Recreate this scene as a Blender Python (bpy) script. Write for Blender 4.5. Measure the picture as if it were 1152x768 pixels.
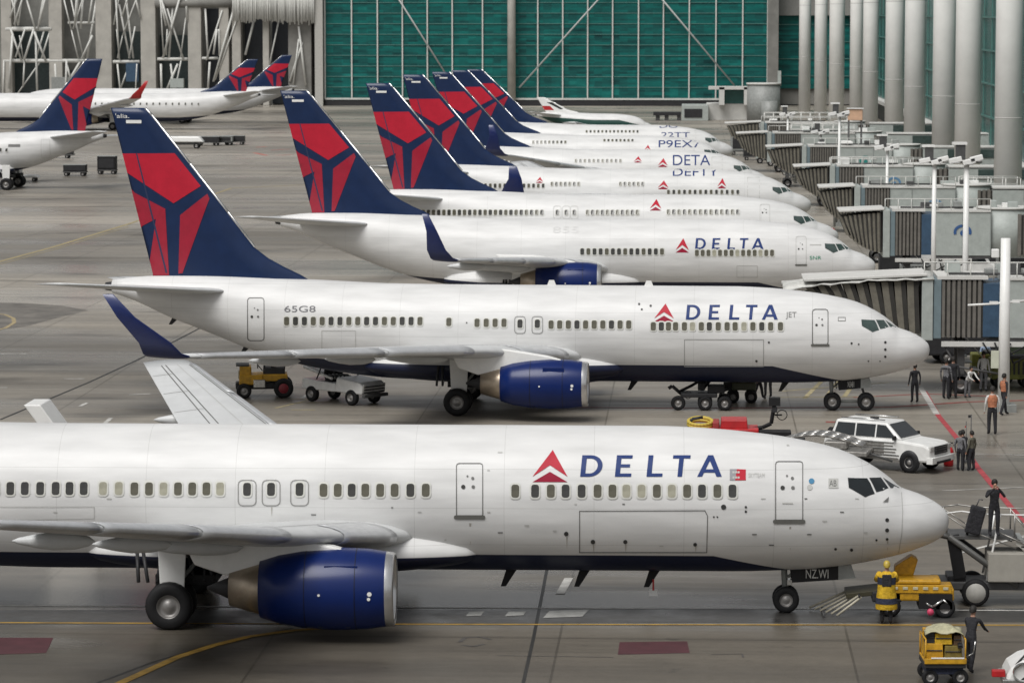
import bpy, bmesh, math, random
import numpy as np
from mathutils import Vector, Matrix
R = math.radians
random.seed(7)
S = bpy.context.scene
for o in list(bpy.data.objects): bpy.data.objects.remove(o)
COL = S.collection

# ------------------------------------------------------------------ camera
F = 3850.0; CH = 16.2
PHI = math.atan(369/F); TH = math.atan(204/math.hypot(F, 369))
cam = bpy.data.cameras.new('camera'); camo = bpy.data.objects.new('camera', cam); COL.objects.link(camo)
camo.location = (0, 0, CH); camo.rotation_euler = (math.pi/2-PHI, 0, TH)
cam.sensor_width = 36; cam.lens = F/1152*36; cam.clip_start = 1; cam.clip_end = 6000
cam.dof.use_dof = True; cam.dof.focus_distance = 112; cam.dof.aperture_fstop = 2.8
S.camera = camo
# ------------------------------------------------------------------ light
SUN_EL, SUN_AZ = 57, 208      # azimuth of the sun, clockwise from +Y
w = bpy.data.worlds.new('World'); S.world = w; w.use_nodes = True
nt = w.node_tree; bg = nt.nodes['Background']
sky = nt.nodes.new('ShaderNodeTexSky'); sky.sky_type = 'NISHITA'; sky.sun_disc = False
sky.sun_elevation = R(SUN_EL); sky.sun_rotation = R(SUN_AZ); sky.dust_density = 4; sky.air_density = 1.2; sky.ozone_density = 1
hs = nt.nodes.new('ShaderNodeHueSaturation'); hs.inputs['Saturation'].default_value = 0.12
nt.links.new(sky.outputs[0], hs.inputs['Color']); nt.links.new(hs.outputs[0], bg.inputs[0])
bg.inputs[1].default_value = 0.09
sl = bpy.data.lights.new('sun', 'SUN'); sl.energy = 2.6; sl.angle = R(36); sl.color = (1, .98, .955)
so = bpy.data.objects.new('sun', sl); COL.objects.link(so)
az, el = R(SUN_AZ), R(SUN_EL)
sd = Vector((math.sin(az)*math.cos(el), math.cos(az)*math.cos(el), math.sin(el)))
so.rotation_euler = sd.to_track_quat('Z', 'Y').to_euler()
S.view_settings.view_transform = 'Standard'; S.view_settings.look = 'None'
S.view_settings.exposure = -0.07; S.view_settings.gamma = 1
try: S.view_settings.use_curve_mapping = False
except Exception: pass

# ------------------------------------------------------------------ photo geometry helpers
RT = Vector((math.cos(TH), math.sin(TH), 0))
FW = Vector((-math.sin(TH)*math.cos(PHI), math.cos(TH)*math.cos(PHI), -math.sin(PHI)))
UP = RT.cross(FW); CO = Vector((0, 0, CH))
def ray(px, py): return (RT*(px-576)+UP*(384-py)+FW*F).normalized()
def gp(px, py, z=0.0):
    d = ray(px, py); t = (z-CH)/d.z; return CO+d*t
def yp(px, py, Y):
    d = ray(px, py); return CO+d*(Y/d.y)
def toY(py): return gp(780, py).y

# ------------------------------------------------------------------ tags
def tag(o, label=None, cat=None, group=None, kind=None):
    if label: o['label'] = label
    if cat: o['category'] = cat
    if group: o['group'] = group
    if kind: o['kind'] = kind
    return o
def empty(name, loc=(0, 0, 0), rz=0, label=None, cat=None, group=None, parent=None):
    o = bpy.data.objects.new(name, None); COL.objects.link(o)
    o.location = loc; o.rotation_euler = (0, 0, rz); o.empty_display_size = .3
    if parent: o.parent = parent
    return tag(o, label, cat, group)
def copy_tree(o, parent=None):
    c = o.copy(); COL.objects.link(c)
    if parent: c.parent = parent
    for ch in list(o.children): copy_tree(ch, c)
    return c

# ------------------------------------------------------------------ materials
MATS = {}
def mat(name, col, rough=.5, metal=0., var=.12, scale=3., coat=0., rvar=.0, bump=0.):
    if name in MATS: return MATS[name]
    m = bpy.data.materials.new(name); m.use_nodes = True; MATS[name] = m
    n = m.node_tree.nodes; l = m.node_tree.links; b = n['Principled BSDF']
    b.inputs['Roughness'].default_value = rough; b.inputs['Metallic'].default_value = metal
    if coat: b.inputs['Coat Weight'].default_value = coat; b.inputs['Coat Roughness'].default_value = .12
    c = (*col, 1)
    if var > 0:
        tc = n.new('ShaderNodeTexCoord'); nz = n.new('ShaderNodeTexNoise'); nz.inputs['Scale'].default_value = scale
        nz.inputs['Detail'].default_value = 6; nz.inputs['Roughness'].default_value = .65
        l.new(tc.outputs['Object'], nz.inputs['Vector'])
        mr = n.new('ShaderNodeMapRange'); mr.inputs[1].default_value = .3; mr.inputs[2].default_value = .7
        mr.inputs[3].default_value = 1-var; mr.inputs[4].default_value = 1+var*.6
        l.new(nz.outputs[0], mr.inputs[0])
        mx = n.new('ShaderNodeMix'); mx.data_type = 'RGBA'; mx.blend_type = 'MULTIPLY'; mx.inputs[0].default_value = 1
        mx.inputs[6].default_value = c; l.new(mr.outputs[0], mx.inputs[7]); l.new(mx.outputs[2], b.inputs['Base Color'])
        if rvar:
            m2 = n.new('ShaderNodeMapRange'); m2.inputs[1].default_value = .35; m2.inputs[2].default_value = .65
            m2.inputs[3].default_value = rough-rvar; m2.inputs[4].default_value = rough+rvar
            l.new(nz.outputs[0], m2.inputs[0]); l.new(m2.outputs[0], b.inputs['Roughness'])
        if bump:
            bp = n.new('ShaderNodeBump'); bp.inputs['Strength'].default_value = bump; bp.inputs['Distance'].default_value = .05
            l.new(nz.outputs[0], bp.inputs['Height']); l.new(bp.outputs[0], b.inputs['Normal'])
    else: b.inputs['Base Color'].default_value = c
    return m
navy = mat('navy_paint', (.009, .023, .072), .3, coat=.4, scale=1.5, var=.15)
navyt = mat('title_navy', (.012, .035, .15), .35, var=.08)
engblue = mat('engine_blue', (.003, .015, .10), .3, coat=.25, var=.12, scale=1.2)
red = mat('tail_red', (.45, .014, .034), .3, coat=.3, var=.1)
dred = mat('dark_red', (.27, .006, .03), .32, coat=.3, var=.1)
fwhite = mat('trim_white', (.75, .75, .73), .35, var=.06)
wgrey = mat('wing_grey', (.55, .56, .56), .4, var=.1, scale=1.2)
slatm = mat('slat_metal', (.62, .63, .64), .32, metal=.45, var=.1)
flapm = mat('flap_grey', (.42, .42, .40), .45, var=.2)
alu = mat('polished_aluminium', (.68, .68, .68), .25, metal=.9, var=.06)
nozz = mat('nozzle_metal', (.42, .35, .27), .35, metal=.85, var=.2)
black = mat('black_rubber', (.012, .012, .013), .65, var=.2)
dark = mat('dark_metal', (.03, .03, .032), .5, var=.25)
glassd = mat('dark_glass', (.012, .016, .018), .08, var=.3, coat=.5)
glassg = mat('grey_glass', (.05, .075, .07), .1, var=.3, coat=.5)
wint = mat('window_olive', (.10, .095, .07), .2, var=.3)
winl = mat('window_shade', (.33, .32, .25), .3, var=.3)
wind = mat('window_dark', (.045, .045, .042), .15, var=.3)
frame_g = mat('window_ring', (.58, .58, .54), .45, var=.05)
linem = mat('seam_dark', (.13, .13, .125), .5, var=.1)
linel = mat('seam_light', (.45, .45, .43), .5, var=.1)
rimm = mat('wheel_rim', (.28, .27, .26), .4, metal=.5, var=.2)
yel = mat('yellow_paint', (.50, .27, .012), .45, var=.35, scale=6)
yelb = mat('safety_yellow', (.55, .34, .01), .7, var=.3, scale=8, bump=.9)
orange = mat('orange_vest', (.40, .15, .075), .7, var=.3, scale=9, bump=.9)
redp = mat('red_paint', (.42, .012, .015), .4, var=.3)
white = mat('white_paint', (.72, .72, .70), .35, var=.12, coat=.2)
chrome = mat('chrome', (.5, .5, .49), .22, metal=.9, var=.3, scale=9)
silver = mat('silver_panel', (.32, .31, .29), .4, metal=.6, var=.35, scale=8)
grey = mat('grey_paint', (.25, .26, .25), .5, var=.2)
lgrey = mat('pale_grey_panel', (.36, .39, .37), .5, var=.14)
dgrey = mat('dark_grey', (.07, .07, .07), .6, var=.3)
bluep = mat('blue_panel', (.035, .075, .13), .45, var=.25)
logoblue = mat('logo_blue', (.03, .09, .24), .45, var=.15)
teal = mat('logo_teal', (.02, .22, .2), .45, var=.15)
skin = mat('skin', (.35, .19, .13), .6, var=.1)
cblack = mat('cloth_black', (.018, .018, .022), .85, var=.3, scale=12, bump=.9)
cnavy = mat('cloth_navy', (.02, .025, .05), .85, var=.3, scale=12, bump=.9)
cgrey = mat('cloth_grey', (.16, .16, .17), .85, var=.3, scale=12, bump=.9)
cwhite = mat('cloth_white', (.6, .6, .58), .85, var=.2, scale=12, bump=.9)
hairm = mat('hair_dark', (.012, .01, .008), .7, var=.2)
pink = mat('pink_helmet', (.55, .05, .12), .5, var=.1)
colw = mat('column_white', (.80, .795, .765), .6, var=.07, scale=.5)
concrete = mat('pale_concrete', (.56, .555, .53), .75, var=.12, scale=.7)
concreteb = mat('beige_concrete', (.40, .385, .35), .8, var=.18, scale=.5)
concreted = mat('grey_concrete', (.20, .195, .18), .8, var=.25, scale=.4)
strutm = mat('white_steel', (.58, .58, .55), .5, var=.15)

for m_ in (navyt, red, dred):
    m_.node_tree.nodes['Principled BSDF'].inputs['Specular IOR Level'].default_value = .2
    m_.node_tree.nodes['Principled BSDF'].inputs['Roughness'].default_value = .55; m_.node_tree.nodes['Principled BSDF'].inputs['Coat Weight'].default_value = .05
for m_ in (engblue, navy, black, dark):
    m_.node_tree.nodes['Principled BSDF'].inputs['Specular IOR Level'].default_value = .28
    m_.node_tree.nodes['Principled BSDF'].inputs['Coat Weight'].default_value = .08 if m_ in (engblue, navy) else 0

def belly_material(name, zt, s_front, L, belly=(.006, .010, .035)):
    """white fuselage paint with the navy belly below a line given in metres on the aircraft"""
    m = bpy.data.materials.new(name); m.use_nodes = True
    n = m.node_tree.nodes; l = m.node_tree.links; b = n['Principled BSDF']
    b.inputs['Roughness'].default_value = .42; b.inputs['Specular IOR Level'].default_value = .35; b.inputs['Coat Weight'].default_value = .10; b.inputs['Coat Roughness'].default_value = .2
    tc = n.new('ShaderNodeTexCoord'); sp = n.new('ShaderNodeSeparateXYZ'); l.new(tc.outputs['Object'], sp.inputs[0])
    def M(op, a, bb=None, cl=False):
        x = n.new('ShaderNodeMath'); x.operation = op; x.use_clamp = cl
        for i, v in enumerate((a, bb)):
            if v is None: continue
            if isinstance(v, (int, float)): x.inputs[i].default_value = v
            else: l.new(v, x.inputs[i])
        return x.outputs[0]
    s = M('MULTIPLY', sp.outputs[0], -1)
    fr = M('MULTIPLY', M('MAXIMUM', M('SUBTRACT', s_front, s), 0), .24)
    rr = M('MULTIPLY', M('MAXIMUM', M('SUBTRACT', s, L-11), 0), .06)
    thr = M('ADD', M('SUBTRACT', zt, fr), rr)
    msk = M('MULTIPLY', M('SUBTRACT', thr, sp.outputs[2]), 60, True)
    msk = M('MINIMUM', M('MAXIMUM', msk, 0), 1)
    # faint skin joints and grime on the white paint
    br = n.new('ShaderNodeTexBrick'); br.inputs['Scale'].default_value = 1; br.inputs['Brick Width'].default_value = 2.4
    br.inputs['Row Height'].default_value = 1.02; br.inputs['Mortar Size'].default_value = .006; br.offset = 0
    br.inputs['Color1'].default_value = (1, 1, 1, 1); br.inputs['Color2'].default_value = (.985, .985, .985, 1); br.inputs['Mortar'].default_value = (.76, .76, .75, 1)
    cb = n.new('ShaderNodeCombineXYZ'); l.new(sp.outputs[0], cb.inputs[0]); l.new(sp.outputs[2], cb.inputs[1]); l.new(cb.outputs[0], br.inputs['Vector'])
    mp = n.new('ShaderNodeMapping'); mp.inputs['Scale'].default_value = (.35, 1, 2.2); l.new(tc.outputs['Object'], mp.inputs[0])
    nz = n.new('ShaderNodeTexNoise'); nz.inputs['Scale'].default_value = 1.3; nz.inputs['Detail'].default_value = 7; l.new(mp.outputs[0], nz.inputs['Vector'])
    mr = n.new('ShaderNodeMapRange'); mr.inputs[1].default_value = .3; mr.inputs[2].default_value = .7; mr.inputs[3].default_value = .84; mr.inputs[4].default_value = 1.03
    l.new(nz.outputs[0], mr.inputs[0])
    mx = n.new('ShaderNodeMix'); mx.data_type = 'RGBA'; mx.blend_type = 'MULTIPLY'; mx.inputs[0].default_value = 1
    l.new(br.outputs[0], mx.inputs[6]); l.new(mr.outputs[0], mx.inputs[7])
    m2 = n.new('ShaderNodeMix'); m2.data_type = 'RGBA'; m2.blend_type = 'MULTIPLY'; m2.inputs[0].default_value = 1
    m2.inputs[7].default_value = (.67, .67, .662, 1); l.new(mx.outputs[2], m2.inputs[6])
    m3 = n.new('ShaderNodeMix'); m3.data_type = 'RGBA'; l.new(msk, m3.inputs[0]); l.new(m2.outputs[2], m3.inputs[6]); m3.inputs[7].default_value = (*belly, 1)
    l.new(m3.outputs[2], b.inputs['Base Color'])
    return m

# ------------------------------------------------------------------ mesh builder
class MB:
    def __init__(s): s.v = []; s.f = []; s.m = []; s.mats = []
    def mi(s, m):
        if m not in s.mats: s.mats.append(m)
        return s.mats.index(m)
    def add(s, vs, fs, m, sm=False):
        b = len(s.v); s.v += [tuple(x) for x in vs]; k = s.mi(m)
        for f in fs: s.f.append([i+b for i in f]); s.m.append((k, sm))
        return s
    def box(s, c, d, m, rz=0, ry=0, top=1., topx=None):
        x, y, z = d[0]/2, d[1]/2, d[2]/2; tx = top if topx is None else topx
        vs = [(-x, -y, -z), (x, -y, -z), (x, y, -z), (-x, y, -z), (-x*tx, -y*top, z), (x*tx, -y*top, z), (x*tx, y*top, z), (-x*tx, y*top, z)]
        M = Matrix.Translation(c) @ Matrix.Rotation(rz, 4, 'Z') @ Matrix.Rotation(ry, 4, 'Y')
        return s.add([M @ Vector(v) for v in vs], [(0, 3, 2, 1), (4, 5, 6, 7), (0, 1, 5, 4), (1, 2, 6, 5), (2, 3, 7, 6), (3, 0, 4, 7)], m)
    def tube(s, a, b, r, m, n=8, r2=None, cap=True):
        a, b = Vector(a), Vector(b); d = (b-a); q = d.to_track_quat('Z', 'Y'); r2 = r if r2 is None else r2
        vs = []
        for p, rr in ((a, r), (b, r2)):
            for i in range(n):
                t = 2*math.pi*i/n; vs.append(p+q @ Vector((rr*math.cos(t), rr*math.sin(t), 0)))
        s.add(vs, [(i, (i+1) % n, n+(i+1) % n, n+i) for i in range(n)], m, True)
        if cap: s.add(vs[:n], [tuple(range(n))[::-1]], m); s.add(vs[n:], [tuple(range(n))], m)
        return s
    def path(s, pts, r, m, n=6):
        for a, b in zip(pts, pts[1:]): s.tube(a, b, r, m, n)
        return s
    def lathe(s, prof, m, o=(0, 0, 0), axis='X', n=32, flip=False):
        """prof: (along, radius)"""
        vs = []; N = len(prof); o = Vector(o)
        for (a, r) in prof:
            for i in range(n):
                t = 2*math.pi*i/n; c, d = r*math.cos(t), r*math.sin(t)
                vs.append(o+Vector({'X': (a, c, d), 'Y': (c, a, d), 'Z': (c, d, a)}[axis]))
        fs = [(j*n+i, j*n+(i+1) % n, (j+1)*n+(i+1) % n, (j+1)*n+i) for j in range(N-1) for i in range(n)]
        return s.add(vs, fs, m, True)
    def prism(s, poly, y0, y1, m, taper=None):
        """poly of (x,z) swept from y0 to y1"""
        n = len(poly); vs = [(x, y0, z) for x, z in poly]+[(x, y1, z) for x, z in poly]
        return s.add(vs, [tuple(range(n)), tuple(range(2*n-1, n-1, -1))]+[(i, n+i, n+(i+1) % n, (i+1) % n) for i in range(n)], m)
    def wheel(s, c, r, wd, axis='Y', n=24):
        s.lathe([(-wd/2, r*.50), (-wd/2, r*.86), (-wd*.36, r*.97), (-wd*.2, r), (wd*.2, r), (wd*.36, r*.97), (wd/2, r*.86), (wd/2, r*.50)], black, c, axis, n)
        for sg in (-1, 1):
            s.lathe([(sg*wd*.5, r*.50), (sg*wd*.42, r*.47), (sg*wd*.25, r*.42), (sg*wd*.22, r*.30), (sg*wd*.40, r*.20), (sg*wd*.42, .0001)], rimm, c, axis, n)
        return s
    def build(s, name, parent=None, bevel=0, loc=None, rz=None):
        me = bpy.data.meshes.new(name); me.from_pydata(s.v, [], s.f); 
        for m in s.mats: me.materials.append(m)
        for p, (k, sm) in zip(me.polygons, s.m): p.material_index = k; p.use_smooth = sm
        bm = bmesh.new(); bm.from_mesh(me); bmesh.ops.remove_doubles(bm, verts=bm.verts, dist=1e-4)
        bmesh.ops.recalc_face_normals(bm, faces=bm.faces); bm.to_mesh(me); bm.free()
        o = bpy.data.objects.new(name, me); COL.objects.link(o)
        if parent: o.parent = parent
        if loc is not None: o.location = loc
        if rz is not None: o.rotation_euler = (0, 0, rz)
        if bevel:
            b = o.modifiers.new('bevel', 'BEVEL'); b.width = bevel; b.segments = 2; b.limit_method = 'ANGLE'; b.angle_limit = R(40)
        return o
def meshobj(name, vs, fs, mats, parent=None, smooth=False, idx=None):
    me = bpy.data.meshes.new(name); me.from_pydata([tuple(v) for v in vs], [], fs)
    for m in mats: me.materials.append(m)
    for i, p in enumerate(me.polygons):
        p.use_smooth = smooth
        if idx: p.material_index = idx[i]
    o = bpy.data.objects.new(name, me); COL.objects.link(o)
    if parent: o.parent = parent
    return o

# ------------------------------------------------------------------ flat lettering shapes (unit: zoom pixels of the photograph)
def letters_2d():
    P = []; GR = []
    sl = lambda x, y: (x+(215-y)*.10, y)     # slight lean
    def poly(pts): P.append([sl(*p) for p in pts])
    W = 17
    # D
    x0, x1, y0, y1 = 363, 455, 122, 215
    poly([(x0, y0), (x0+W+4, y0), (x0+W+4, y1), (x0, y1)])
    n = 12; cx = x0+38; ry = (y1-y0)/2; cy = (y0+y1)/2; rx = x1-cx
    for i in range(n):
        a, b = -math.pi/2+math.pi*i/n, -math.pi/2+math.pi*(i+1)/n
        poly([(cx+rx*math.cos(a), cy+ry*math.sin(a)), (cx+rx*math.cos(b), cy+ry*math.sin(b)),
              (cx+(rx-W-4)*math.cos(b), cy+(ry-14)*math.sin(b)), (cx+(rx-W-4)*math.cos(a), cy+(ry-14)*math.sin(a))])
    poly([(x0+W+4, y0), (cx, y0), (cx, y0+14), (x0+W+4, y0+14)]); poly([(x0+W+4, y1-14), (cx, y1-14), (cx, y1), (x0+W+4, y1)])
    GR.append(P); P = []
    x0, x1 = 512, 580
    poly([(x0, y0), (x0+W+4, y0), (x0+W+4, y1), (x0, y1)])
    for a, b, c in ((y0, y0+14, x1), (161, 175, x1-7), (y1-14, y1, x1+2)): poly([(x0+W+4, a), (c, a), (c, b), (x0+W+4, b)])
    GR.append(P); P = []
    x0, x1 = 648, 716
    poly([(x0, y0), (x0+W+4, y0), (x0+W+4, y1), (x0, y1)]); poly([(x0+W+4, y1-14), (x1, y1-14), (x1, y1), (x0+W+4, y1)])
    GR.append(P); P = []
    poly([(754, y0), (829, y0), (829, y0+14), (754, y0+14)]); poly([(781, y0+14), (801, y0+14), (801, y1), (781, y1)])
    GR.append(P); P = []
    cxa = 914
    poly([(866, y1), (cxa-10, y0), (cxa+4, y0), (cxa, y0+24), (887, y1)]); poly([(cxa+4, y0), (cxa+12, y0), (972, y1), (949, y1), (cxa, y0+24)])
    poly([(894, 183), (938, 183), (943, 197), (889, 197)])
    GR.append(P)
    return GR
LET = letters_2d()
WID = [[(238, 100), (300, 213), (225, 168), (150, 213)]]
WID1 = [[(238, 100), (302, 215), (226, 166)], [(238, 100), (226, 166), (150, 215)]]
WID2 = [[(150, 238), (226, 194), (302, 238)]]
def text_polys(txt):
    """lettering outline of a short text as triangles in a unit box (x right, y down, height 1)"""
    cu = bpy.data.curves.new('t', 'FONT'); cu.body = txt; cu.size = 1
    o = bpy.data.objects.new('t', cu); COL.objects.link(o); bpy.context.view_layer.update()
    me = bpy.data.meshes.new_from_object(o.evaluated_get(bpy.context.evaluated_depsgraph_get()))
    me.calc_loop_triangles()
    vs = [v.co.copy() for v in me.vertices]; x0 = min(v.x for v in vs); x1 = max(v.x for v in vs); y0 = min(v.y for v in vs); y1 = max(v.y for v in vs)
    T = [[((vs[i].x-x0)/(x1-x0), 1-(vs[i].y-y0)/(y1-y0)) for i in t.vertices] for t in me.loop_triangles]
    bpy.data.objects.remove(o); bpy.data.curves.remove(cu); bpy.data.meshes.remove(me)
    return T

# ------------------------------------------------------------------ smooth interpolation
def pchip(x, y):
    x = np.array(x, float); y = np.array(y, float); h = np.diff(x); dl = np.diff(y)/h; m = np.zeros_like(y)
    for i in range(1, len(x)-1):
        if dl[i-1]*dl[i] > 0:
            w1, w2 = 2*h[i]+h[i-1], h[i]+2*h[i-1]; m[i] = (w1+w2)/(w1/dl[i-1]+w2/dl[i])
    m[0] = dl[0]; m[-1] = dl[-1]
    def f(t):
        t = min(max(t, x[0]), x[-1]); i = min(max(int(np.searchsorted(x, t))-1, 0), len(x)-2)
        u = (t-x[i])/h[i]
        return float((1+2*u)*(1-u)**2*y[i]+u*(1-u)**2*h[i]*m[i]+u*u*(3-2*u)*y[i+1]+u*u*(u-1)*h[i]*m[i+1])
    return f

FIN_RED = [[(88, 205), (293, 203), (388, 322), (288, 385), (100, 265)]]
FIN_RED2 = [[(118, 335), (257, 405), (222, 442), (158, 475)], [(257, 405), (268, 648), (208, 650), (196, 595), (222, 442)], [(312, 428), (412, 350), (420, 368), (318, 640), (303, 642)]]
def fuz(X, Y): return ((X/3.2-18)/27.5, 12.745-Y/88)

class Plane:
    def __init__(s, label, nose_px, d, L, yaw=0., fin_h=12.3, flip=False, tail_px=None, scale=1., zt=1.74, group='white airliners parked in the row', belly=(.006, .010, .035)):
        s.Y = 140*d; s.L = L; s.flip = flip; s.fin_h = fin_h
        X = yp(nose_px, 300, s.Y).x
        s.root = empty('airliner', (X, s.Y, 0), R(yaw)+(math.pi if flip else 0), label, 'airliner', group)
        s.root.scale = (scale,)*3
        s.M = Matrix.Translation((X, s.Y, 0)) @ Matrix.Rotation(R(yaw), 4, 'Z'); s.Mi = s.M.inverted()
        NS = [0, .03, .14, .41, .84, 1.3, 1.58, 1.93, 2.48, 3.16, 3.86, 4.5, 5.2, 6.5, 8]
        NTp = [2.5, 2.68, 2.84, 3.05, 3.26, 3.42, 3.66, 3.92, 4.24, 4.51, 4.67, 4.79, 4.88, 5.00, 5.06]
        s.top = pchip(NS+[L-14, L-12, L-8, L-4, L-1.5, L], NTp+[5.07, 5.09, 5.25, 5.38, 5.34, 5.18])
        s.bot = pchip([0, .03, .14, .41, .84, 1.39, 1.93, 2.48, 3.16, 3.86, 6, L-14, L-12, L-10, L-8, L-6.6, L-5.5, L-4.8, L-3.7, L-2.6, L-.8, L],
                      [2.5, 2.33, 2.14, 1.95, 1.77, 1.59, 1.46, 1.35, 1.26, 1.19, 1.12, 1.12, 1.16, 1.34, 1.68, 2.05, 2.42, 2.7, 3.14, 3.55, 4.36, 4.62])
        s.ry = pchip([0, .03, .14, .41, .84, 1.3, 1.93, 2.48, 3.16, 3.86, 5.2, 6.5, L-14, L-12, L-10, L-8, L-6.6, L-4.8, L-2.6, L-.8, L],
                     [0, .17, .38, .64, .90, 1.12, 1.36, 1.52, 1.66, 1.76, 1.85, 1.88, 1.88, 1.84, 1.74, 1.57, 1.4, 1.14, .78, .42, .28])
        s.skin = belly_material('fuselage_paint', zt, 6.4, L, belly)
        ss = [0.0, .012, .03, .07, .14, .26, .41, .6, .84, 1.05, 1.2, 1.3, 1.4, 1.5, 1.58, 1.7, 1.8, 1.93]+list(np.arange(2.2, 8, .4))+list(np.arange(8, L-14, 1.5))+list(np.arange(L-14, L-.3, .5))+[L]
        N = 56; vs = []; fs = []
        for a in ss:
            t, b, r = s.top(a), s.bot(a), s.ry(a)
            if a == 0: t, b, r = 2.51, 2.49, .01
            for i in range(N):
                q = 2*math.pi*i/N; vs.append((-a, r*math.sin(q), (t+b)/2+(t-b)/2*math.cos(q)))
        K = len(ss)
        fs = [(j*N+i, j*N+(i+1) % N, (j+1)*N+(i+1) % N, (j+1)*N+i) for j in range(K-1) for i in range(N)]+[tuple(range(N))[::-1], tuple((K-1)*N+i for i in range(N))]
        s.fus = meshobj('fuselage', vs, fs, [s.skin], s.root, True)
        # wing to body fairing
        vs = []; fs = []; K = 26; a0, a1 = s.wing_s-2.0, s.wing_s+8.8
        for j in range(K+1):
            u = j/K; f = math.sin(math.pi*min(1, u*1.0))**.5 if 0 < u < 1 else .02
            a = a0+(a1-a0)*u
            for i in range(40):
                q = 2*math.pi*i/40; vs.append((-a, (1.2+1.12*f)*math.sin(q), 1.76+((.3+.82*f) if math.cos(q) > 0 else (.2+.54*f))*math.cos(q)))
        fs = [(j*40+i, j*40+(i+1) % 40, (j+1)*40+(i+1) % 40, (j+1)*40+i) for j in range(K) for i in range(40)]+[tuple(range(40))[::-1], tuple(K*40+i for i in range(40))]
        meshobj('wing_fairing', vs, fs, [s.skin], s.root, True)
        # tail cone outlet
        b = MB(); b.lathe([(-L-.02, .2), (-L-.3, .16), (-L-.3, .001)], dark, (0, 0, 4.9), n=16); b.build('exhaust_outlet', s.root)
    wing_s = 14.6
    def ysurf(s, a, z):
        t, b, r = s.top(a), s.bot(a), s.ry(a); k = (z-(t+b)/2)/((t-b)/2)
        return -r*math.sqrt(max(0., 1-k*k)), k
    def surf(s, a, z, off, side=-1):
        y, k = s.ysurf(a, z); t, b, r = s.top(a), s.bot(a), s.ry(a)
        n = Vector((0, y/r/r, (z-(t+b)/2)/((t-b)/2)**2))
        n = n.normalized() if n.length > 1e-6 else Vector((0, -1, 0))
        p = Vector((-a, y, z))+n*off
        if side > 0: p.y = -p.y
        return p
    def pick(s, px, py):
        o = s.Mi @ CO; d = (s.Mi.to_3x3() @ ray(px, py))
        def G(y):
            t = (y-o.y)/d.y; p = o+d*t; a = -p.x
            if a <= 0.001 or a >= s.L: return None, p
            tt, b, r = s.top(a), s.bot(a), s.ry(a)
            return (p.y/r)**2+((p.z-(tt+b)/2)/((tt-b)/2))**2-1, p
        y0 = -2.2; g, p = G(y0); y = y0
        while y < 1.5:
            y2 = y+.06; g2, p2 = G(y2)
            if g2 is not None and g2 < 0:
                lo, hi = y, y2
                for _ in range(20):
                    mid = (lo+hi)/2; gm, pm = G(mid)
                    if gm is not None and gm < 0: hi = mid
                    else: lo = mid
                return (-G(hi)[1].x, G(hi)[1].z)
            y = y2
        return None
    def decal(s, name, polys, mt, off=.012, grid=4., parent=None, space='px', side=-1):
        """flat shapes (photo px or metres) laid on the fuselage skin"""
        bm = bmesh.new()
        for P in polys:
            try: bm.faces.new([bm.verts.new((x, y, 0)) for x, y in P])
            except Exception: pass
        if not bm.verts: bm.free(); return None
        xs = [v.co.x for v in bm.verts]; ys = [v.co.y for v in bm.verts]
        for ax, lo, hi in ((1, min(ys), max(ys)), (0, min(xs), max(xs))):
            g = lo+grid if ax else lo+grid*2
            while g < hi:
                bmesh.ops.bisect_plane(bm, geom=bm.verts[:]+bm.edges[:]+bm.faces[:], plane_co=(g, 0, 0) if ax == 0 else (0, g, 0), plane_no=(1, 0, 0) if ax == 0 else (0, 1, 0))
                g += grid*(2 if ax == 0 else 1)
        bad = []
        for v in bm.verts:
            if space == 'px': q = s.pick(v.co.x, v.co.y)
            else: q = (v.co.x, v.co.y)
            if q is None: bad.append(v); continue
            v.co = s.surf(q[0], q[1], off, side)
        bmesh.ops.delete(bm, geom=bad, context='VERTS')
        bmesh.ops.recalc_face_normals(bm, faces=bm.faces)
        me = bpy.data.meshes.new(name); bm.to_mesh(me); bm.free(); me.materials.append(mt)
        for p in me.polygons: p.use_smooth = True
        o = bpy.data.objects.new(name, me); COL.objects.link(o); o.parent = parent or s.root
        return o
    def outline(s, name, pts, wd, mt, closed=True, off=.01, parent=None, space='px', grid=None, side=-1):
        P = []; n = len(pts)
        for i in range(n if closed else n-1):
            a, b = Vector(pts[i]), Vector(pts[(i+1) % n]); d = b-a
            if d.length < 1e-6: continue
            d.normalize(); q = Vector((-d.y, d.x))*wd/2; e = d*wd*.5
            P.append([tuple(a-e+q), tuple(b+e+q), tuple(b+e-q), tuple(a-e-q)])
        return s.decal(name, P, mt, off, grid or (6. if space == 'px' else .3), parent, space, side)
    def rrect(s, x0, y0, x1, y1, r, n=3):
        P = []
        for cx, cy, a0 in ((x1-r, y0+r, -90), (x1-r, y1-r, 0), (x0+r, y1-r, 90), (x0+r, y0+r, 180)):
            for i in range(n+1): a = R(a0+90*i/n); P.append((cx+r*math.cos(a), cy+r*math.sin(a)))
        return P
    # ---- windows: one mesh per look, an object per window
    WC = {}
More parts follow.
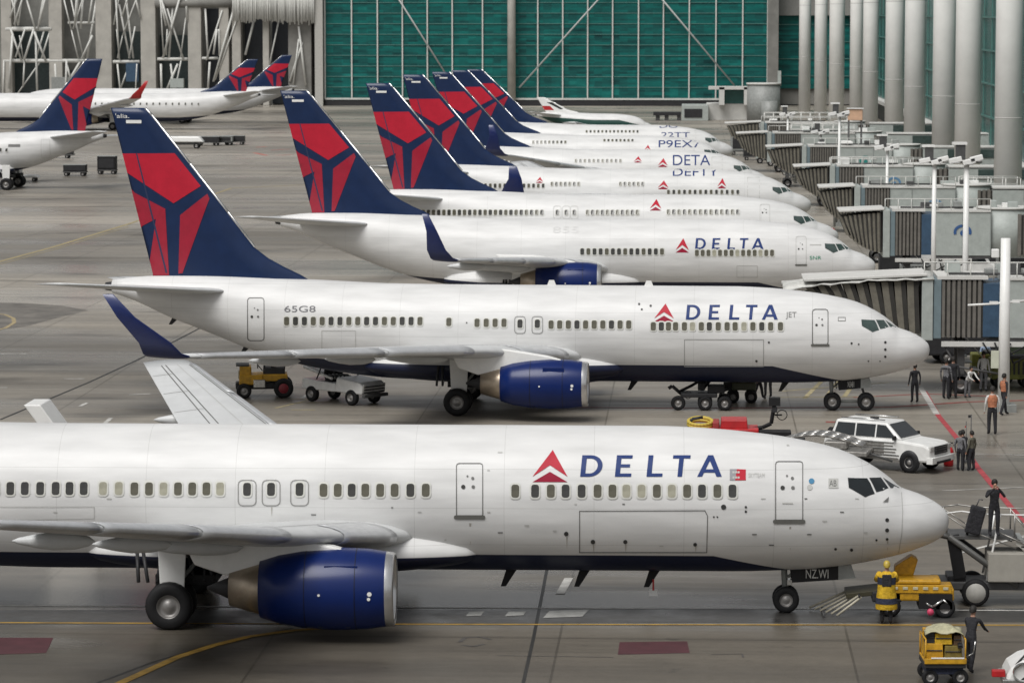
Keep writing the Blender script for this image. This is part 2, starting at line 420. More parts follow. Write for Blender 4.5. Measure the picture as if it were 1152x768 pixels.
    def window(s, a, kind, z=3.64, k=1.):
        key = (kind, k)
        if key not in Plane.WC:
            mtt = {'d': wind, 'o': wint, 'l': winl}[kind]
            def rr(hw, hh, r, y): return [(x, y+.0, zz) for x, zz in Plane.rrect(None, -hw, -hh, hw, hh, r)]
            o_, i_ = rr(.145*k, .215*k, .09*k, -.016), rr(.105*k, .170*k, .07*k, -.020); n = len(o_)
            # follow the curvature of a 1.88/1.97 m section round z=3.64
            def cv(p):
                zz = p[2]; kk = (3.64+zz-3.09)/1.97; y = -1.88*math.sqrt(1-kk*kk); k0 = (3.64-3.09)/1.97
                return (p[0], y+1.88*math.sqrt(1-k0*k0)+p[1], zz)
            vs = [cv(p) for p in o_]+[cv(p) for p in i_]
            fs = [(i, (i+1) % n, n+(i+1) % n, n+i) for i in range(n)]+[tuple(range(n, 2*n))]
            me = bpy.data.meshes.new('cabin_window'); me.from_pydata(vs, [], fs); me.materials.append(frame_g); me.materials.append(mtt)
            me.polygons[n].material_index = 1; Plane.WC[key] = me
        o = bpy.data.objects.new('cabin_window', Plane.WC[key]); COL.objects.link(o); o.parent = s.root
        y, k_ = s.ysurf(a, z); o.location = (-a, y, z)
        o.rotation_euler = (math.asin(max(-1, min(1, (3.64-3.09)/1.97)))-math.asin(max(-1, min(1, k_))), 0, 0)
        return o
    def windows_px(s, xs, py, kinds='o', k=1.):
        for i, x in enumerate(xs):
            q = s.pick(x, py)
            if q: s.window(q[0], kinds[i % len(kinds)], z=q[1], k=k)
    # ---- title
    def title(s, x0, x1, y0, y1, name='title_lettering'):
        """big lettering whose box in the photo is x0..x1, y0..y1"""
        f = lambda X, Y: (x0+(X-372)/(972-372)*(x1-x0), y0+(Y-122)/93*(y1-y0))
        [s.decal('title_letter', [[f(*p) for p in P] for P in G], navyt, .013, max(2., (y1-y0)/5)) for G in LET]
    def widget(s, x0, x1, y0, y1):
        f = lambda X, Y: (x0+(X-150)/152*(x1-x0), y0+(Y-100)/138*(y1-y0))
        s.decal('airline_emblem', [[f(*p) for p in P] for P in WID1], red, .013, max(2, (y1-y0)/5))
        s.decal('airline_emblem', [[f(*p) for p in P] for P in WID2], dred, .013, max(2, (y1-y0)/5))
    def text(s, txt, x0, x1, y0, y1, mt, name='lettering'):
        T = text_polys(txt)
        s.decal(name, [[(x0+(x1-x0)*u, y0+(y1-y0)*v) for u, v in P] for P in T], mt, .013, 3)
    def door_px(s, x0, y0, x1, y1, sill=True, wd=1.0, m=None):
        e = s.outline('door', s.rrect(x0, y0, x1, y1, min(3, (x1-x0)*.2), 2), wd, m or linem, off=.012)
        if not e: return
        k = (x1-x0)
        def dot(fx, fy, r, mm): 
            cx, cy = x0+fx*k, y0+fy*(y1-y0)
            s.decal('door_window' if mm is wind else 'handle', [[(cx+r*math.cos(t), cy+r*math.sin(t)) for t in np.arange(0, 6.28, .785)]], mm, .014, 50, e)
        dot(.26, .44, k*.085, wind); dot(.62, .28, k*.06, linem); dot(.64, .44, k*.07, linem); dot(.42, .24, k*.04, linem)
        if sill: s.decal('door_sill', [s.rrect(x0-k*.1, y1-k*.07, x1+k*.1, y1+k*.09, k*.07, 2)], mat('sill_grey', (.12, .12, .11), .5), .02, 50, e)
        return e
    # ---- fin
    def fin(s, style='delta'):
        L = s.L; kz = (s.fin_h-5.4)/(12.3-5.4)
        zz = lambda z: 5.4+(z-5.4)*kz if z > 5.4 else z
        st = [(5.0, 1.62, 8.6), (5.42, 1.70, 7.9), (5.75, 1.62, 7.2), (6.1, 1.53, 6.55), (6.56, 1.42, 5.95), (8, 1.06, 4.85), (10, .57, 3.28), (12, .08, 1.70), (12.3, .0, 1.42)]
        s.fst = st
        def half(z, f):   # half thickness
            te = np.interp(z, [q[0] for q in st], [q[1] for q in st]); le = np.interp(z, [q[0] for q in st], [q[2] for q in st])
            t = np.interp(z, [5, 12.3], [.24, .10]); f = min(max(f, 0), 1)
            return t*4.2*(math.sqrt(max(0, (1-f)))*.35*f**.0-0.35*(1-f)**2)*1.0 if False else t*max(0.02, math.sin(math.pi*min(1, (f*.62+.0)))**.7 if f < .8 else math.sqrt(max(0, (1-f)/.2))*.97)
        nf = 14; fr = [0, .04, .1, .2, .3, .4, .5, .6, .7, .8, .88, .94, .98, 1.]
        vs = []; fs = []
        zs = [5.0, 5.42, 5.75, 6.1, 6.56, 7.2, 8, 9, 10, 11, 12, 12.3]
        for z in zs:
            te = np.interp(z, [q[0] for q in st], [q[1] for q in st]); le = np.interp(z, [q[0] for q in st], [q[2] for q in st])
            ring = [(te+(le-te)*f, -half(z, f)) for f in fr]+[(te+(le-te)*f, half(z, f)) for f in fr[-2:0:-1]]
            for u, y in ring: vs.append((-(L-u), y, zz(z)))
        N = 2*nf-2
        fs = [(j*N+i, j*N+(i+1) % N, (j+1)*N+(i+1) % N, (j+1)*N+i) for j in range(len(zs)-1) for i in range(N)]+[tuple((len(zs)-1)*N+i for i in range(N))]
        basem = navy if style == 'delta' else fwhite
        fo = meshobj('tail_fin', vs, fs, [basem], s.root, True)
        def ffit(u, z, off, side):
            te = np.interp(z, [q[0] for q in st], [q[1] for q in st]); le = np.interp(z, [q[0] for q in st], [q[2] for q in st])
            f = (u-te)/(le-te); f = min(max(f, .0), .995)
            return Vector((-(L-(te+(le-te)*f)), side*(half(z, f)+off), zz(z)))
        def fd(name, polys, mt, off=.015, sides=(-1, 1)):
            bm = bmesh.new()
            for P in polys:
                bm.faces.new([bm.verts.new((*q, 0)) for q in P])
            for ax in (0, 1):
                lo = min(v.co[ax] for v in bm.verts); hi = max(v.co[ax] for v in bm.verts); g = lo+.3
                while g < hi:
                    bmesh.ops.bisect_plane(bm, geom=bm.verts[:]+bm.edges[:]+bm.faces[:], plane_co=(g, g, 0), plane_no=(1, 0, 0) if ax == 0 else (0, 1, 0)); g += .3
            base = [(v.co.x, v.co.y) for v in bm.verts]
            bm.verts.index_update(); ff = [[v.index for v in f.verts] for f in bm.faces]; bm.free()
            VV, FF = [], []
            for sd in sides:
                k = len(VV); VV += [ffit(u, z, off, sd) for u, z in base]; FF += [[i+k for i in (f if sd < 0 else f[::-1])] for f in ff]
            return meshobj(name, VV, FF, [mt], fo, True)
        if style == 'delta':
            fd('tail_emblem', [[fuz(*p) for p in P] for P in FIN_RED], red)
            fd('tail_emblem', [[fuz(*p) for p in P] for P in FIN_RED2], mat('tail_red_deep', (.32, .007, .028), .3, coat=.3))
        else:
            fd('tail_stripe', [[(.3, 6.2), (3.4, 6.2), (2.6, 8.2), (1.0, 8.2)]], redp)
            fd('tail_stripe', [[(1.9, 10.0), (3.0, 10.0), (5.2, 6.8), (4.6, 6.6)]], mat('tail_black', (.01, .015, .015), .4))
        # white leading edge
        b = MB(); pts = []
        for z in zs[4:]:
            le = float(np.interp(z, [q[0] for q in st], [q[2] for q in st])); pts.append(Vector((-(L-le-.02), 0, zz(z))))
        b.path(pts, .055, alu, 8); b.build('leading_edge', fo)
        if s.Y < 300:
            fd('rudder_seam', [[fuz(150, 205), fuz(155, 205), fuz(262, 640), fuz(255, 640)]], mat('seam_navy', (.02, .03, .08), .4), .018)
            T = text_polys("'alia.")
            fd('tail_lettering', [[fuz(75+52*u, 60+16*v) for u, v in P] for P in T], fwhite, .018, (-1,))
            fd('tail_lettering', [[fuz(*q) for q in ((115, 83), (172, 83), (172, 95), (115, 95))]], fwhite, .018, (-1,))
        # tailplanes
        for sd in (-1, 1):
            secs = [(.3, L-5.0, L-1.1, 4.75, .26), (1.0, L-4.8, L-1.0, 4.8, .25), (7.3, L+.3, L+1.7, 5.55 if (sd < 0) != s.flip else 4.7, .10)]
            o = s.loft_wing('tailplane', secs, sd, wgrey, nspan=10)
            s.ribbon_on(o, secs, sd, .72, .03, linem, nsp=8)
        return fo
    def airf(s, t, n=12):
        xs = [(1-math.cos(math.pi*i/n))/2 for i in range(n+1)]
        yt = lambda x: 5*t*(.2969*math.sqrt(x)-.126*x-.3516*x*x+.2843*x**3-.1015*x**4)+.002
        return [(x, yt(x)*1.15) for x in xs[::-1]]+[(x, -yt(x)*.85) for x in xs[1:]]
    def sec_at(s, secs, y):
        ys = [q[0] for q in secs]
        return tuple(float(np.interp(y, ys, [q[i] for q in secs])) for i in range(5))
    def loft_wing(s, name, secs, sd, mt, nspan=16, parent=None):
        ys = sorted(set(list(np.linspace(secs[0][0], secs[-1][0], nspan))+[q[0] for q in secs])); vs = []
        for y in ys:
            _, le, te, z, t = s.sec_at(secs, y); c = te-le
            A = s.airf(t/c)
            for x, h in A: vs.append((-(le+x*c), sd*y, z+h*c))
        N = len(A); fs = [(j*N+i, j*N+(i+1) % N, (j+1)*N+(i+1) % N, (j+1)*N+i) for j in range(len(ys)-1) for i in range(N)]+[tuple(range(N)), tuple((len(ys)-1)*N+i for i in range(N))]
        o = meshobj(name, vs, fs, [mt], parent or s.root, True)
        bm = bmesh.new(); bm.from_mesh(o.data); bmesh.ops.recalc_face_normals(bm, faces=bm.faces); bm.to_mesh(o.data); bm.free()
        return o
    def ribbon_on(s, par, secs, sd, xf, wd, mt, y0=None, y1=None, nsp=14, chordwise=None, name='panel_seam'):
        vs = []; fs = []
        def P(y, x):
            _, le, te, z, t = s.sec_at(secs, y); c = te-le; tt = t/c
            h = 5*tt*(.2969*math.sqrt(x)-.126*x-.3516*x*x+.2843*x**3-.1015*x**4)*1.15+.002
            return (-(le+x*c), sd*y, z+h*c+.012)
        if chordwise is None:
            for y in np.linspace(y0 or secs[0][0]+.5, y1 or secs[-1][0]-.1, nsp):
                c = s.sec_at(secs, y)[2]-s.sec_at(secs, y)[1]; vs += [P(y, xf), P(y, xf+wd/c)]
        else:
            for x in np.linspace(chordwise[0], chordwise[1], 6): vs += [P(y0, x), P(y0+wd, x)]
        n = len(vs)//2; fs = [(2*i, 2*i+1, 2*i+3, 2*i+2) for i in range(n-1)]
        return meshobj(name, vs, fs, [mt], par, True)
    def wing(s, sd, span=17., le=(14.6, 17.0, 23.0), te=(21.7, 20.9, 24.5), z=(2.25, 2.85, 4.85), winglet=True, wl_back=2.0, wl_m=None, detail=True):
        s_ = s.wing_s-14.6
        full = [(1.2, le[0]-.5+s_, te[0]+s_, z[0]-.1, .85), (1.9, le[0]+s_, te[0]+s_, z[0], .8), (5.8, le[1]+s_, te[1]+s_, z[1], .50), (17., le[2]+s_, te[2]+s_, z[2], .18)]
        if span < 17: full = [q for q in full if q[0] < span]+[s.sec_at(full, span)]
        o = s.loft_wing('wing', full, sd, wgrey, 22)
        for xf in (.16, .62, .70): s.ribbon_on(o, full, sd, xf, .035, linem, 2.6, span-.6)
        s.ribbon_on(o, full, sd, .40, .02, linel, 2.6, span-.6)
        for y in np.arange(4, span-1, 1.9): s.ribbon_on(o, full, sd, 0, .03, linel, float(y), chordwise=(.62, .98))
        # slats: shells on the nose of the section
        segs = [(2.3, 4.3), (6.3, 9.7), (9.85, 13.2), (13.35, min(16.6, span-.3))]
        for a, b_ in segs:
            if b_ <= a+.5: continue
            vs = []; ys = np.linspace(a, b_, 8)
            for y in ys:
                _, l_, t_, zz, t = s.sec_at(full, y); c = t_-l_; A = [q for q in s.airf(t/c, 20) if q[0] <= .15]
                for x, h in A: vs.append((-(l_+x*c-.03), sd*y, zz+(h*c)*1.04+(.012 if h > 0 else -.012)))
            N = len(A); fs = [(j*N+i, j*N+i+1, (j+1)*N+i+1, (j+1)*N+i) for j in range(len(ys)-1) for i in range(N-1)]
            sl_ = meshobj('slat', vs, fs, [slatm], o, True)
            m = sl_.modifiers.new('solid', 'SOLIDIFY'); m.thickness = .012; m.offset = 1
        # flap track fairings
        for y in (5.2, 8.6, 11.8):
            if y > span-1: continue
            _, l_, t_, zz, t = s.sec_at(full, y); c = t_-l_
            b = MB(); Ln = 2.6 if y < 8 else 2.0
            prof = [(0, .01), (.15, .12), (.5, .2), (1.0, .22), (Ln*.7, .17), (Ln*.92, .08), (Ln, .01)]
            b.lathe([(-q[0], q[1]) for q in prof], wgrey, (-(l_+c*.45), sd*y, zz-.26), n=14); b.build('flap_fairing', o)
        if winglet:
            _, l_, t_, zz, t = s.sec_at(full, span); c = t_-l_
            pts = [(0, 0, 0, c, .16), (.25, .12, .25, c*.9, .13), (.5, .55, .6, c*.75, .10), (.75, 1.5, wl_back*.85, c*.42, .07), (.9, 2.35, wl_back*1.2, c*.25, .05)]
            vs = []
            for dy, dz, back, ch, th in pts:
                for x, h in s.airf(th/ch): 
                    nn = Vector((0, -sd*math.sin(math.atan2(dz+.001, dy+.2)), math.cos(math.atan2(dz+.001, dy+.2))))
                    p = Vector((-(l_+back+x*ch), sd*(span+dy), zz+dz))+nn*h*ch
                    vs.append(p)
            N = 25; N = len(s.airf(.1)); fs = [(j*N+i, j*N+(i+1) % N, (j+1)*N+(i+1) % N, (j+1)*N+i) for j in range(len(pts)-1) for i in range(N)]+[tuple((len(pts)-1)*N+i for i in range(N))]
            meshobj('winglet', vs, fs, [wl_m or mat('winglet_navy', (.008, .02, .11), .3, coat=.4)], o, True)
        s.full = full
        return o
    def engine(s, sd, lip=14.7, zc=1.6, y=4.85, k=1.):
        # inlet on the fan side, hot section behind
        e = empty('engine', (-lip, sd*y, zc), 0, parent=s.root)
        b = MB(); b.lathe([(-.22, .93*k), (-.7, 1.0*k), (-1.5, 1.03*k), (-2.4, .98*k), (-3.0, .88*k), (-3.5, .73*k), (-3.5, .68*k), (-3.0, .7*k)], engblue, n=48)
        c = b.build('cowl', e)
        b = MB(); b.lathe([(-.9, .75*k), (-.3, .78*k), (-.07, .82*k), (0, .87*k), (-.05, .915*k), (-.23, .935*k)], alu, n=48); b.build('intake_lip', e)
        b = MB(); b.lathe([(-.9, .75*k), (-.9, .2), (-.55, .12), (-.4, .001)], dark, n=32)
        for i in range(24):
            t = 2*math.pi*i/24; b.box((-.86, math.cos(t)*.45*k, math.sin(t)*.45*k), (.1, .03, .5), dgrey)
        b.build('fan', e)
        b = MB(); b.lathe([(-3.2, .70*k), (-3.5, .66*k), (-4.3, .44*k), (-4.3, .40*k), (-4.0, .38*k)], nozz, n=36); b.build('exhaust_nozzle', e)
        b = MB(); b.lathe([(-4.0, .38*k), (-4.3, .28*k), (-4.9, .04), (-4.9, .001)], dark, n=24); b.build('exhaust_plug', e)
        if s.Y < 210:
            b = MB()
            b.prism([(-1.3, .7), (-2.4, .82), (-2.6, .95)], -.0, -.0, wgrey) if False else None
            # vortex strake + small marks on the cowl
            b.box((-1.35, -.80, .62), (.85, .02, .2), engblue); b.build('strake', e)
            b = MB(); cs = mat('cowl_seam', (.002, .004, .02), .5)
            for x_, r_ in ((-.98, 1.019), (-2.28, .994)): b.lathe([(x_, (r_-.02)*k), (x_, r_*k), (x_-.02, r_*k), (x_-.02, (r_-.02)*k)], cs, n=48)
            b.build('cowl_seam', e)
            for x_ in (-1.2, -1.55, -1.9, -2.15): q_ = MB(); q_.box((x_, -.50*k, -.885*k), (.12, .02, .02), dark, rz=0); q_.build('latch', e)
            b = MB()
            for (x, z, r) in ((-.62, -.1, .045), (-.60, .03, .06), (-1.9, 0.0, .035)): b.lathe([(0, .001), (0, r)], fwhite, (x, -(1.03*k-.005*(x < -1.)+ (-.035 if x > -1 else .005)), z), 'Y', 10)
            b.build('cowl_marking', e)
        # pylon
        b = MB(); P = [(-.9, .92), (-1.6, 1.12), (-2.6, 1.28), (-3.6, 1.42), (-5.6, 1.45), (-5.2, .62), (-4.4, .35), (-3.4, .5), (-2.4, .88), (-1.5, .96)]
        b.prism([(x, z) for x, z in P], -.19, .19, fwhite); p = b.build('pylon', e, bevel=.05)
        return e
    def gear_main(s, sd, sx=20.8, y=2.86, r=.56, clutter=False):
        g = empty('main_gear', (-sx, sd*y, 0), 0, parent=s.root)
        b = MB(); b.tube((0, 0, r), (0.15, -sd*.25, 2.3), .11, grey); b.tube((0, -.5, r), (0, .5, r), .09, dgrey); b.tube((-.05, 0, .9), (1.0, -sd*.5, 2.1), .06, grey)
        b.tube((.1, 0, 1.0), (.28, 0, .6), .04, dgrey); b.path([(.02, .1, 1.7), (.15, .12, 1.3), (.14, .1, .8)], .025, black); b.build('strut', g)
        for q in (-.43, .43): w_ = MB(); w_.wheel((0, 0, 0), r, .40); w_.build('wheel', g, loc=(0, q, r))
        b = MB(); b.box((.05, sd*.16, 1.55), (.62, .05, 1.5), fwhite, top=1., topx=1.25); b.build('gear_door', g, bevel=.02)
        b = MB(); b.box((.35, -sd*1.0, 1.22), (1.6, 1.6, .25), black); b.build('wheel_well', g)
        if clutter:
            b = MB()
            for i in range(9):
                x = -.9+.25*i; b.tube((x, -sd*.2, 1.15), (x+.25*random.uniform(-1, 1), -sd*.6, 1.9), .05, dark)
            b.build('gear_linkage', g)
        return g
    def gear_nose(s, sx=4.4, extra=None, num='NZ.WI', door_x=(-.1, 1.75)):
        g = empty('nose_gear', (-sx, 0, 0), 0, parent=s.root)
        b = MB(); b.tube((0, 0, .36), (-.08, 0, 1.7), .085, grey); b.tube((0, -.24, .36), (0, .24, .36), .06, dgrey); b.tube((.05, 0, .95), (.75, 0, 1.5), .04, grey)
        b.box((.1, 0, .82), (.14, .3, .14), chrome); b.path([(.1, -.05, 1.3), (.17, -.06, .9), (.06, -.05, .6)], .02, black); b.build('strut', g)
        for q in (-.2, .2): w_ = MB(); w_.wheel((0, 0, 0), .36, .22, n=20); w_.build('wheel', g, loc=(0, q, .36))
        if extra:
            b = MB(); b.tube((-.1, 0, .36), (extra, 0, .36), .06, grey); b.tube((extra, -.24, .36), (extra, .24, .36), .06, dgrey); b.tube((extra, 0, .36), (extra-.3, 0, 1.4), .05, dgrey); b.build('steering_link', g)
            for q in (-.2, .2): w_ = MB(); w_.wheel((0, 0, 0), .36, .22, n=20); w_.build('wheel', g, loc=(extra, q, .36))
        # bay doors hanging either side, the near one carrying the number
        for sd in (-1, 1):
            b = MB(); x0, x1 = door_x; b.add([(x0+.25, sd*.42, .86), (x1-.35, sd*.42, .95), (x1-.35, sd*.36, 1.32), (x0+.22, sd*.36, 1.28)], [(0, 1, 2, 3)], black)
            b.add([(x1-.35, sd*.42, .95), (x1+.12, sd*.42, 1.0), (x1, sd*.36, 1.36), (x1-.35, sd*.36, 1.32)], [(0, 1, 2, 3)], grey)
            d_ = b.build('gear_door', g); m = d_.modifiers.new('solid', 'SOLIDIFY'); m.thickness = .02
            if sd < 0:
                T = text_polys(num); X0, X1 = x0+.62, x1-.62
                vs = []; fs = []
                for P in T:
                    k = len(vs)
                    for u, v in P: vs.append((X0+(X1-X0)*u, -.452+.03*(1-v)*1.0, .99+.24*(1-v)))
                    fs.append((k, k+1, k+2))
                meshobj('number', vs, fs, [mat('number_grey', (.5, .5, .48), .5)], d_)
        return g
    def cockpit(s):
        """side and front windows of the flight deck, measured on the nearest aircraft"""
        f = mat('windscreen_frame', (.2, .2, .19), .5)
        A = [[(1.52, 3.46), (2.12, 3.27), (2.42, 3.34), (3.08, 3.62), (3.10, 3.94), (2.16, 3.93), (1.97, 3.88)]]
        for sd in (-1, 1):
            def sub(pts, name, m, off, g=.12): return s.decal(name, [pts], m, off, g, None, 'm', sd)
            gm = glassd if s.Y < 120 else glassg
            sub(COCK[0], 'cockpit_window', gm, .012); sub(COCK[1], 'cockpit_window', gm, .012); sub(COCK[2], 'cockpit_window', gm, .012)
COCK = None
def P1pick_cock(pl):
    g = lambda X, Y: pl.pick(850+X/3.49, 480+Y/3.49)
    W = [[(362, 200), (438, 202), (450, 220), (468, 262), (430, 275), (366, 238)], [(446, 200), (492, 199), (522, 240), (500, 250), (474, 256), (458, 222)], [(500, 199), (532, 200), (566, 240), (530, 240)]]
    out = []
    for P in W:
        q = [g(*p) for p in P]; out.append([x for x in q if x]); print('COCK', [(round(a, 2), round(b, 2)) for a, b in out[-1]])
    return out

# ================================================================== GROUND
def ground_material():
    m = bpy.data.materials.new('apron_concrete'); m.use_nodes = True
    n = m.node_tree.nodes; l = m.node_tree.links; b = n['Principled BSDF']
    tc = n.new('ShaderNodeTexCoord')
    def noise(sc, scale, det=6, rough=.6, rot=0):
        mp = n.new('ShaderNodeMapping'); mp.inputs['Scale'].default_value = sc; mp.inputs['Rotation'].default_value = (0, 0, rot)
        l.new(tc.outputs['Object'], mp.inputs[0])
        z = n.new('ShaderNodeTexNoise'); z.inputs['Scale'].default_value = scale; z.inputs['Detail'].default_value = det; z.inputs['Roughness'].default_value = rough
        l.new(mp.outputs[0], z.inputs['Vector']); return z.outputs[0]
    def mrange(v, a, c, d, e):
        r = n.new('ShaderNodeMapRange'); r.inputs[1].default_value = a; r.inputs[2].default_value = c; r.inputs[3].default_value = d; r.inputs[4].default_value = e
        l.new(v, r.inputs[0]); return r.outputs[0]
    def mul(a, c):
        x = n.new('ShaderNodeMath'); x.operation = 'MULTIPLY'
        for i, v in enumerate((a, c)):
            if isinstance(v, float): x.inputs[i].default_value = v
            else: l.new(v, x.inputs[i])
        return x.outputs[0]
    big = mrange(noise((.35, 1, 1), .035, 5), .35, .65, .52, 1.2)
    streak = mrange(noise((.06, 1, 1), .5, 7, .7, .05), .3, .7, .70, 1.16)
    fine = mrange(noise((1, 1, 1), 2.2, 8, .75), .3, .7, .86, 1.1)
    spots = mrange(noise((.5, 1, 1), .22, 3, .5), .57, .72, 1.0, .5)
    drips = mrange(noise((1, 1, 1), .9, 4, .6), .66, .72, 1.0, .62)
    tracks = mrange(noise((.03, 1, 1), 1.3, 3, .5, .03), .58, .70, 1.0, .74)
    tot = mul(mul(mul(big, streak), mul(fine, spots)), mul(drips, tracks))
    br = n.new('ShaderNodeTexBrick'); br.offset = 0; br.inputs['Scale'].default_value = 1; br.inputs['Brick Width'].default_value = 7.5; br.inputs['Row Height'].default_value = 7.5
    br.inputs['Mortar Size'].default_value = .035; br.inputs['Color1'].default_value = (1, 1, 1, 1); br.inputs['Color2'].default_value = (.90, .90, .91, 1); br.inputs['Mortar'].default_value = (.55, .54, .52, 1)
    mp = n.new('ShaderNodeMapping'); mp.inputs['Rotation'].default_value = (0, 0, .0); mp.inputs['Location'].default_value = (3.4, 2, 0); l.new(tc.outputs['Object'], mp.inputs[0]); l.new(mp.outputs[0], br.inputs['Vector'])
    # darker base colour near the first stands, paler further out, with a ragged change
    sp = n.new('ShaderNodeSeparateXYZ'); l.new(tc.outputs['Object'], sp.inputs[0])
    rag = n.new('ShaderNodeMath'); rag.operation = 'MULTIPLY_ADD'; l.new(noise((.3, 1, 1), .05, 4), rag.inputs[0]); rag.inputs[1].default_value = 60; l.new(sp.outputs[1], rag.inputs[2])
    near_far = mrange(rag.outputs[0], 112, 205, 0, 1)
    cm = n.new('ShaderNodeMix'); cm.data_type = 'RGBA'; l.new(near_far, cm.inputs[0]); cm.inputs[6].default_value = (.135, .118, .093, 1); cm.inputs[7].default_value = (.35, .318, .268, 1)
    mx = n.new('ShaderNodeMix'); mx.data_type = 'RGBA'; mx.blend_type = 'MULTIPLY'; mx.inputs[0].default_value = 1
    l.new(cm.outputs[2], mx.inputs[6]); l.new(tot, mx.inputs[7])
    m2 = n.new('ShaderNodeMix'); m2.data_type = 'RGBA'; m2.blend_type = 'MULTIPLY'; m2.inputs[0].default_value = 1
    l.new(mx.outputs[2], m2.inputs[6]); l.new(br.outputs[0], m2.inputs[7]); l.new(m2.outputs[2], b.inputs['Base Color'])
    wet = mrange(noise((.25, 1, 1), .09, 6, .65), .40, .62, .22, .62); l.new(wet, b.inputs['Roughness'])
    bp = n.new('ShaderNodeBump'); bp.inputs['Strength'].default_value = .25; bp.inputs['Distance'].default_value = .02; l.new(noise((1, 1, 1), 6, 6), bp.inputs['Height']); l.new(bp.outputs[0], b.inputs['Normal'])
    return m
g = MB(); g.box((0, 0, -.5), (1, 1, 1), concreted)
vs = [(-3000, -300, 0), (3000, -300, 0), (3000, 5000, 0), (-3000, 5000, 0)]
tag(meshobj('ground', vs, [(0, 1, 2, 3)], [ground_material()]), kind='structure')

def flat(name, polys_px, m, z=.004, px=True):
    vs, fs = [], []
    for P in polys_px:
        k = len(vs)
        for p in P:
            q = gp(*p) if px else Vector((*p, 0)); vs.append((q.x, q.y, z))
        fs.append(tuple(range(k, k+len(P))))
    return tag(meshobj(name, vs, fs, [m]), kind='structure')
def line_px(pts, wd):
    """ground line following photo pixels, width in metres"""
    Q = [gp(*p) for p in pts]; out = []
    for a, b in zip(Q, Q[1:]):
        d = (b-a).normalized(); nn = Vector((-d.y, d.x, 0))*wd/2
        out.append([(v.x, v.y) for v in (a+nn, b+nn, b-nn, a-nn)])
    return out
mwhite = mat('marking_white', (.50, .49, .46), .6, var=.5, scale=1.5)
myel = mat('marking_yellow', (.42, .25, .04), .6, var=.5, scale=1.5)
mred = mat('marking_red', (.38, .05, .06), .6, var=.4, scale=2)
mdred = mat('marking_maroon', (.068, .018, .024), .6, var=.3, scale=2)
mstrip = mat('dark_band', (.055, .053, .050), .38, var=.4, scale=.5, rvar=.12)
mjoint = mat('joint_black', (.015, .015, .014), .5, var=.2)
mpale = mat('pale_strip', (.25, .235, .21), .6, var=.3)
flat('dark_strip', [[(-60, 702), (1300, 699), (1300, 684), (-60, 686)]], mstrip, .004)  # plain dark band on the ground between the white and yellow lines
flat('white_line', line_px([(-40, 681), (400, 683), (940, 685), (1200, 687)], .12), mwhite, .009, False)
flat('yellow_line', line_px([(-40, 700), (500, 702), (1200, 703)], .13), myel, .009, False)
flat('yellow_curve', line_px([(120, 775), (160, 757), (200, 739), (240, 726), (280, 716), (330, 709), (400, 704)], .26), myel, .014, False)
flat('black_seal', line_px([(90, 775), (170, 745), (230, 727), (330, 706)], .08)+line_px([(587, 775), (600, 718), (610, 668), (616, 636)], .09)+line_px([(0, 472), (100, 430), (150, 407), (200, 382), (300, 330)], .12), mjoint, .006, False)
flat('maroon_panel', [[(697, 722), (773, 721), (776, 734), (695, 736)], [(-10, 717), (60, 717), (52, 734), (-10, 736)]], mdred, .005)
flat('white_dash', [[(528, 688), (545, 687.5), (541, 692.5), (524, 693)], [(572, 688), (592, 687.5), (589, 692), (568, 693)], [(618, 687), (663, 685.5), (655, 693.5), (611, 695)]], mat('marking_grey', (.36, .36, .34), .5, var=.3), .012)
flat('yellow_taxi_line', line_px([(-10, 297), (60, 278), (145, 252)], .35)+line_px([(-10, 300), (60, 281), (145, 255)], .12)+line_px([(700, 190), (260, 212), (190, 236), (145, 252)], .3), mat('faded_yellow', (.34, .28, .15), .6, var=.4), .009, False)
flat('yellow_arc', line_px([(-10, 352), (6, 354), (15, 358), (16, 363), (6, 369), (-10, 373)], .22), mat('faded_yellow2', (.36, .29, .16), .6, var=.4), .009, False)
W_ = []
for a, b, c, d in ((72, 426, 95, 426), (145, 444, 169, 443), (90, 457, 98, 453), (118, 476, 125, 470), (0, 436, 8, 436), (340, 448, 352, 440), (705, 451, 800, 453), (0, 398, 30, 398)): W_ += line_px([(a, b), (c, d)], .18)
flat('white_dash', W_, mwhite, .009, False)
flat('red_line', line_px([(1040, 440), (1056, 468), (1080, 497), (1100, 526), (1152, 588), (1200, 645)], .22), mred, .009, False)
flat('red_line', line_px([(929, 474.5), (968, 475)], .45)+line_px([(640, 458), (760, 459), (1000, 458), (1090, 452), (1160, 450)], .30)+line_px([(1125, 446), (1040, 443), (960, 447)], .25), mat('faded_red', (.26, .07, .06), .6, var=.5), .007, False)
flat('yellow_hatch', line_px([(880, 440), (1000, 430)], .15)+line_px([(870, 447), (985, 446)], .15)+line_px([(905, 448), (925, 428)], .2)+line_px([(930, 446), (945, 426)], .2)+line_px([(950, 446), (965, 425)], .2)+line_px([(310, 459), (360, 447)], .15)+line_px([(328, 449), (358, 449)], .15)+line_px([(328, 461), (355, 461)], .15)+line_px([(325, 454), (372, 452)], .1), mat('pale_yellow', (.40, .34, .19), .6, var=.4), .008, False)
flat('white_stand_line', line_px([(1035, 435), (1054, 466)], .25)+line_px([(880, 500), (1000, 508), (1152, 512)], .08)+line_px([(1060, 552), (1152, 548)], .1)+line_px([(1080, 622), (1200, 590)], .15)+line_px([(620, 640), (740, 616), (800, 610)], .12)+line_px([(640, 650), (630, 668)], .25), mwhite, .0105, False)
flat('pink_marks', line_px([(288, 166), (300, 165)], .5)+line_px([(305, 169), (326, 168)], .5)+line_px([(286, 172), (300, 175)], .6)+line_px([(310, 175), (330, 174)], .4), mat('faded_pink', (.45, .14, .11), .6, var=.4), .008, False)
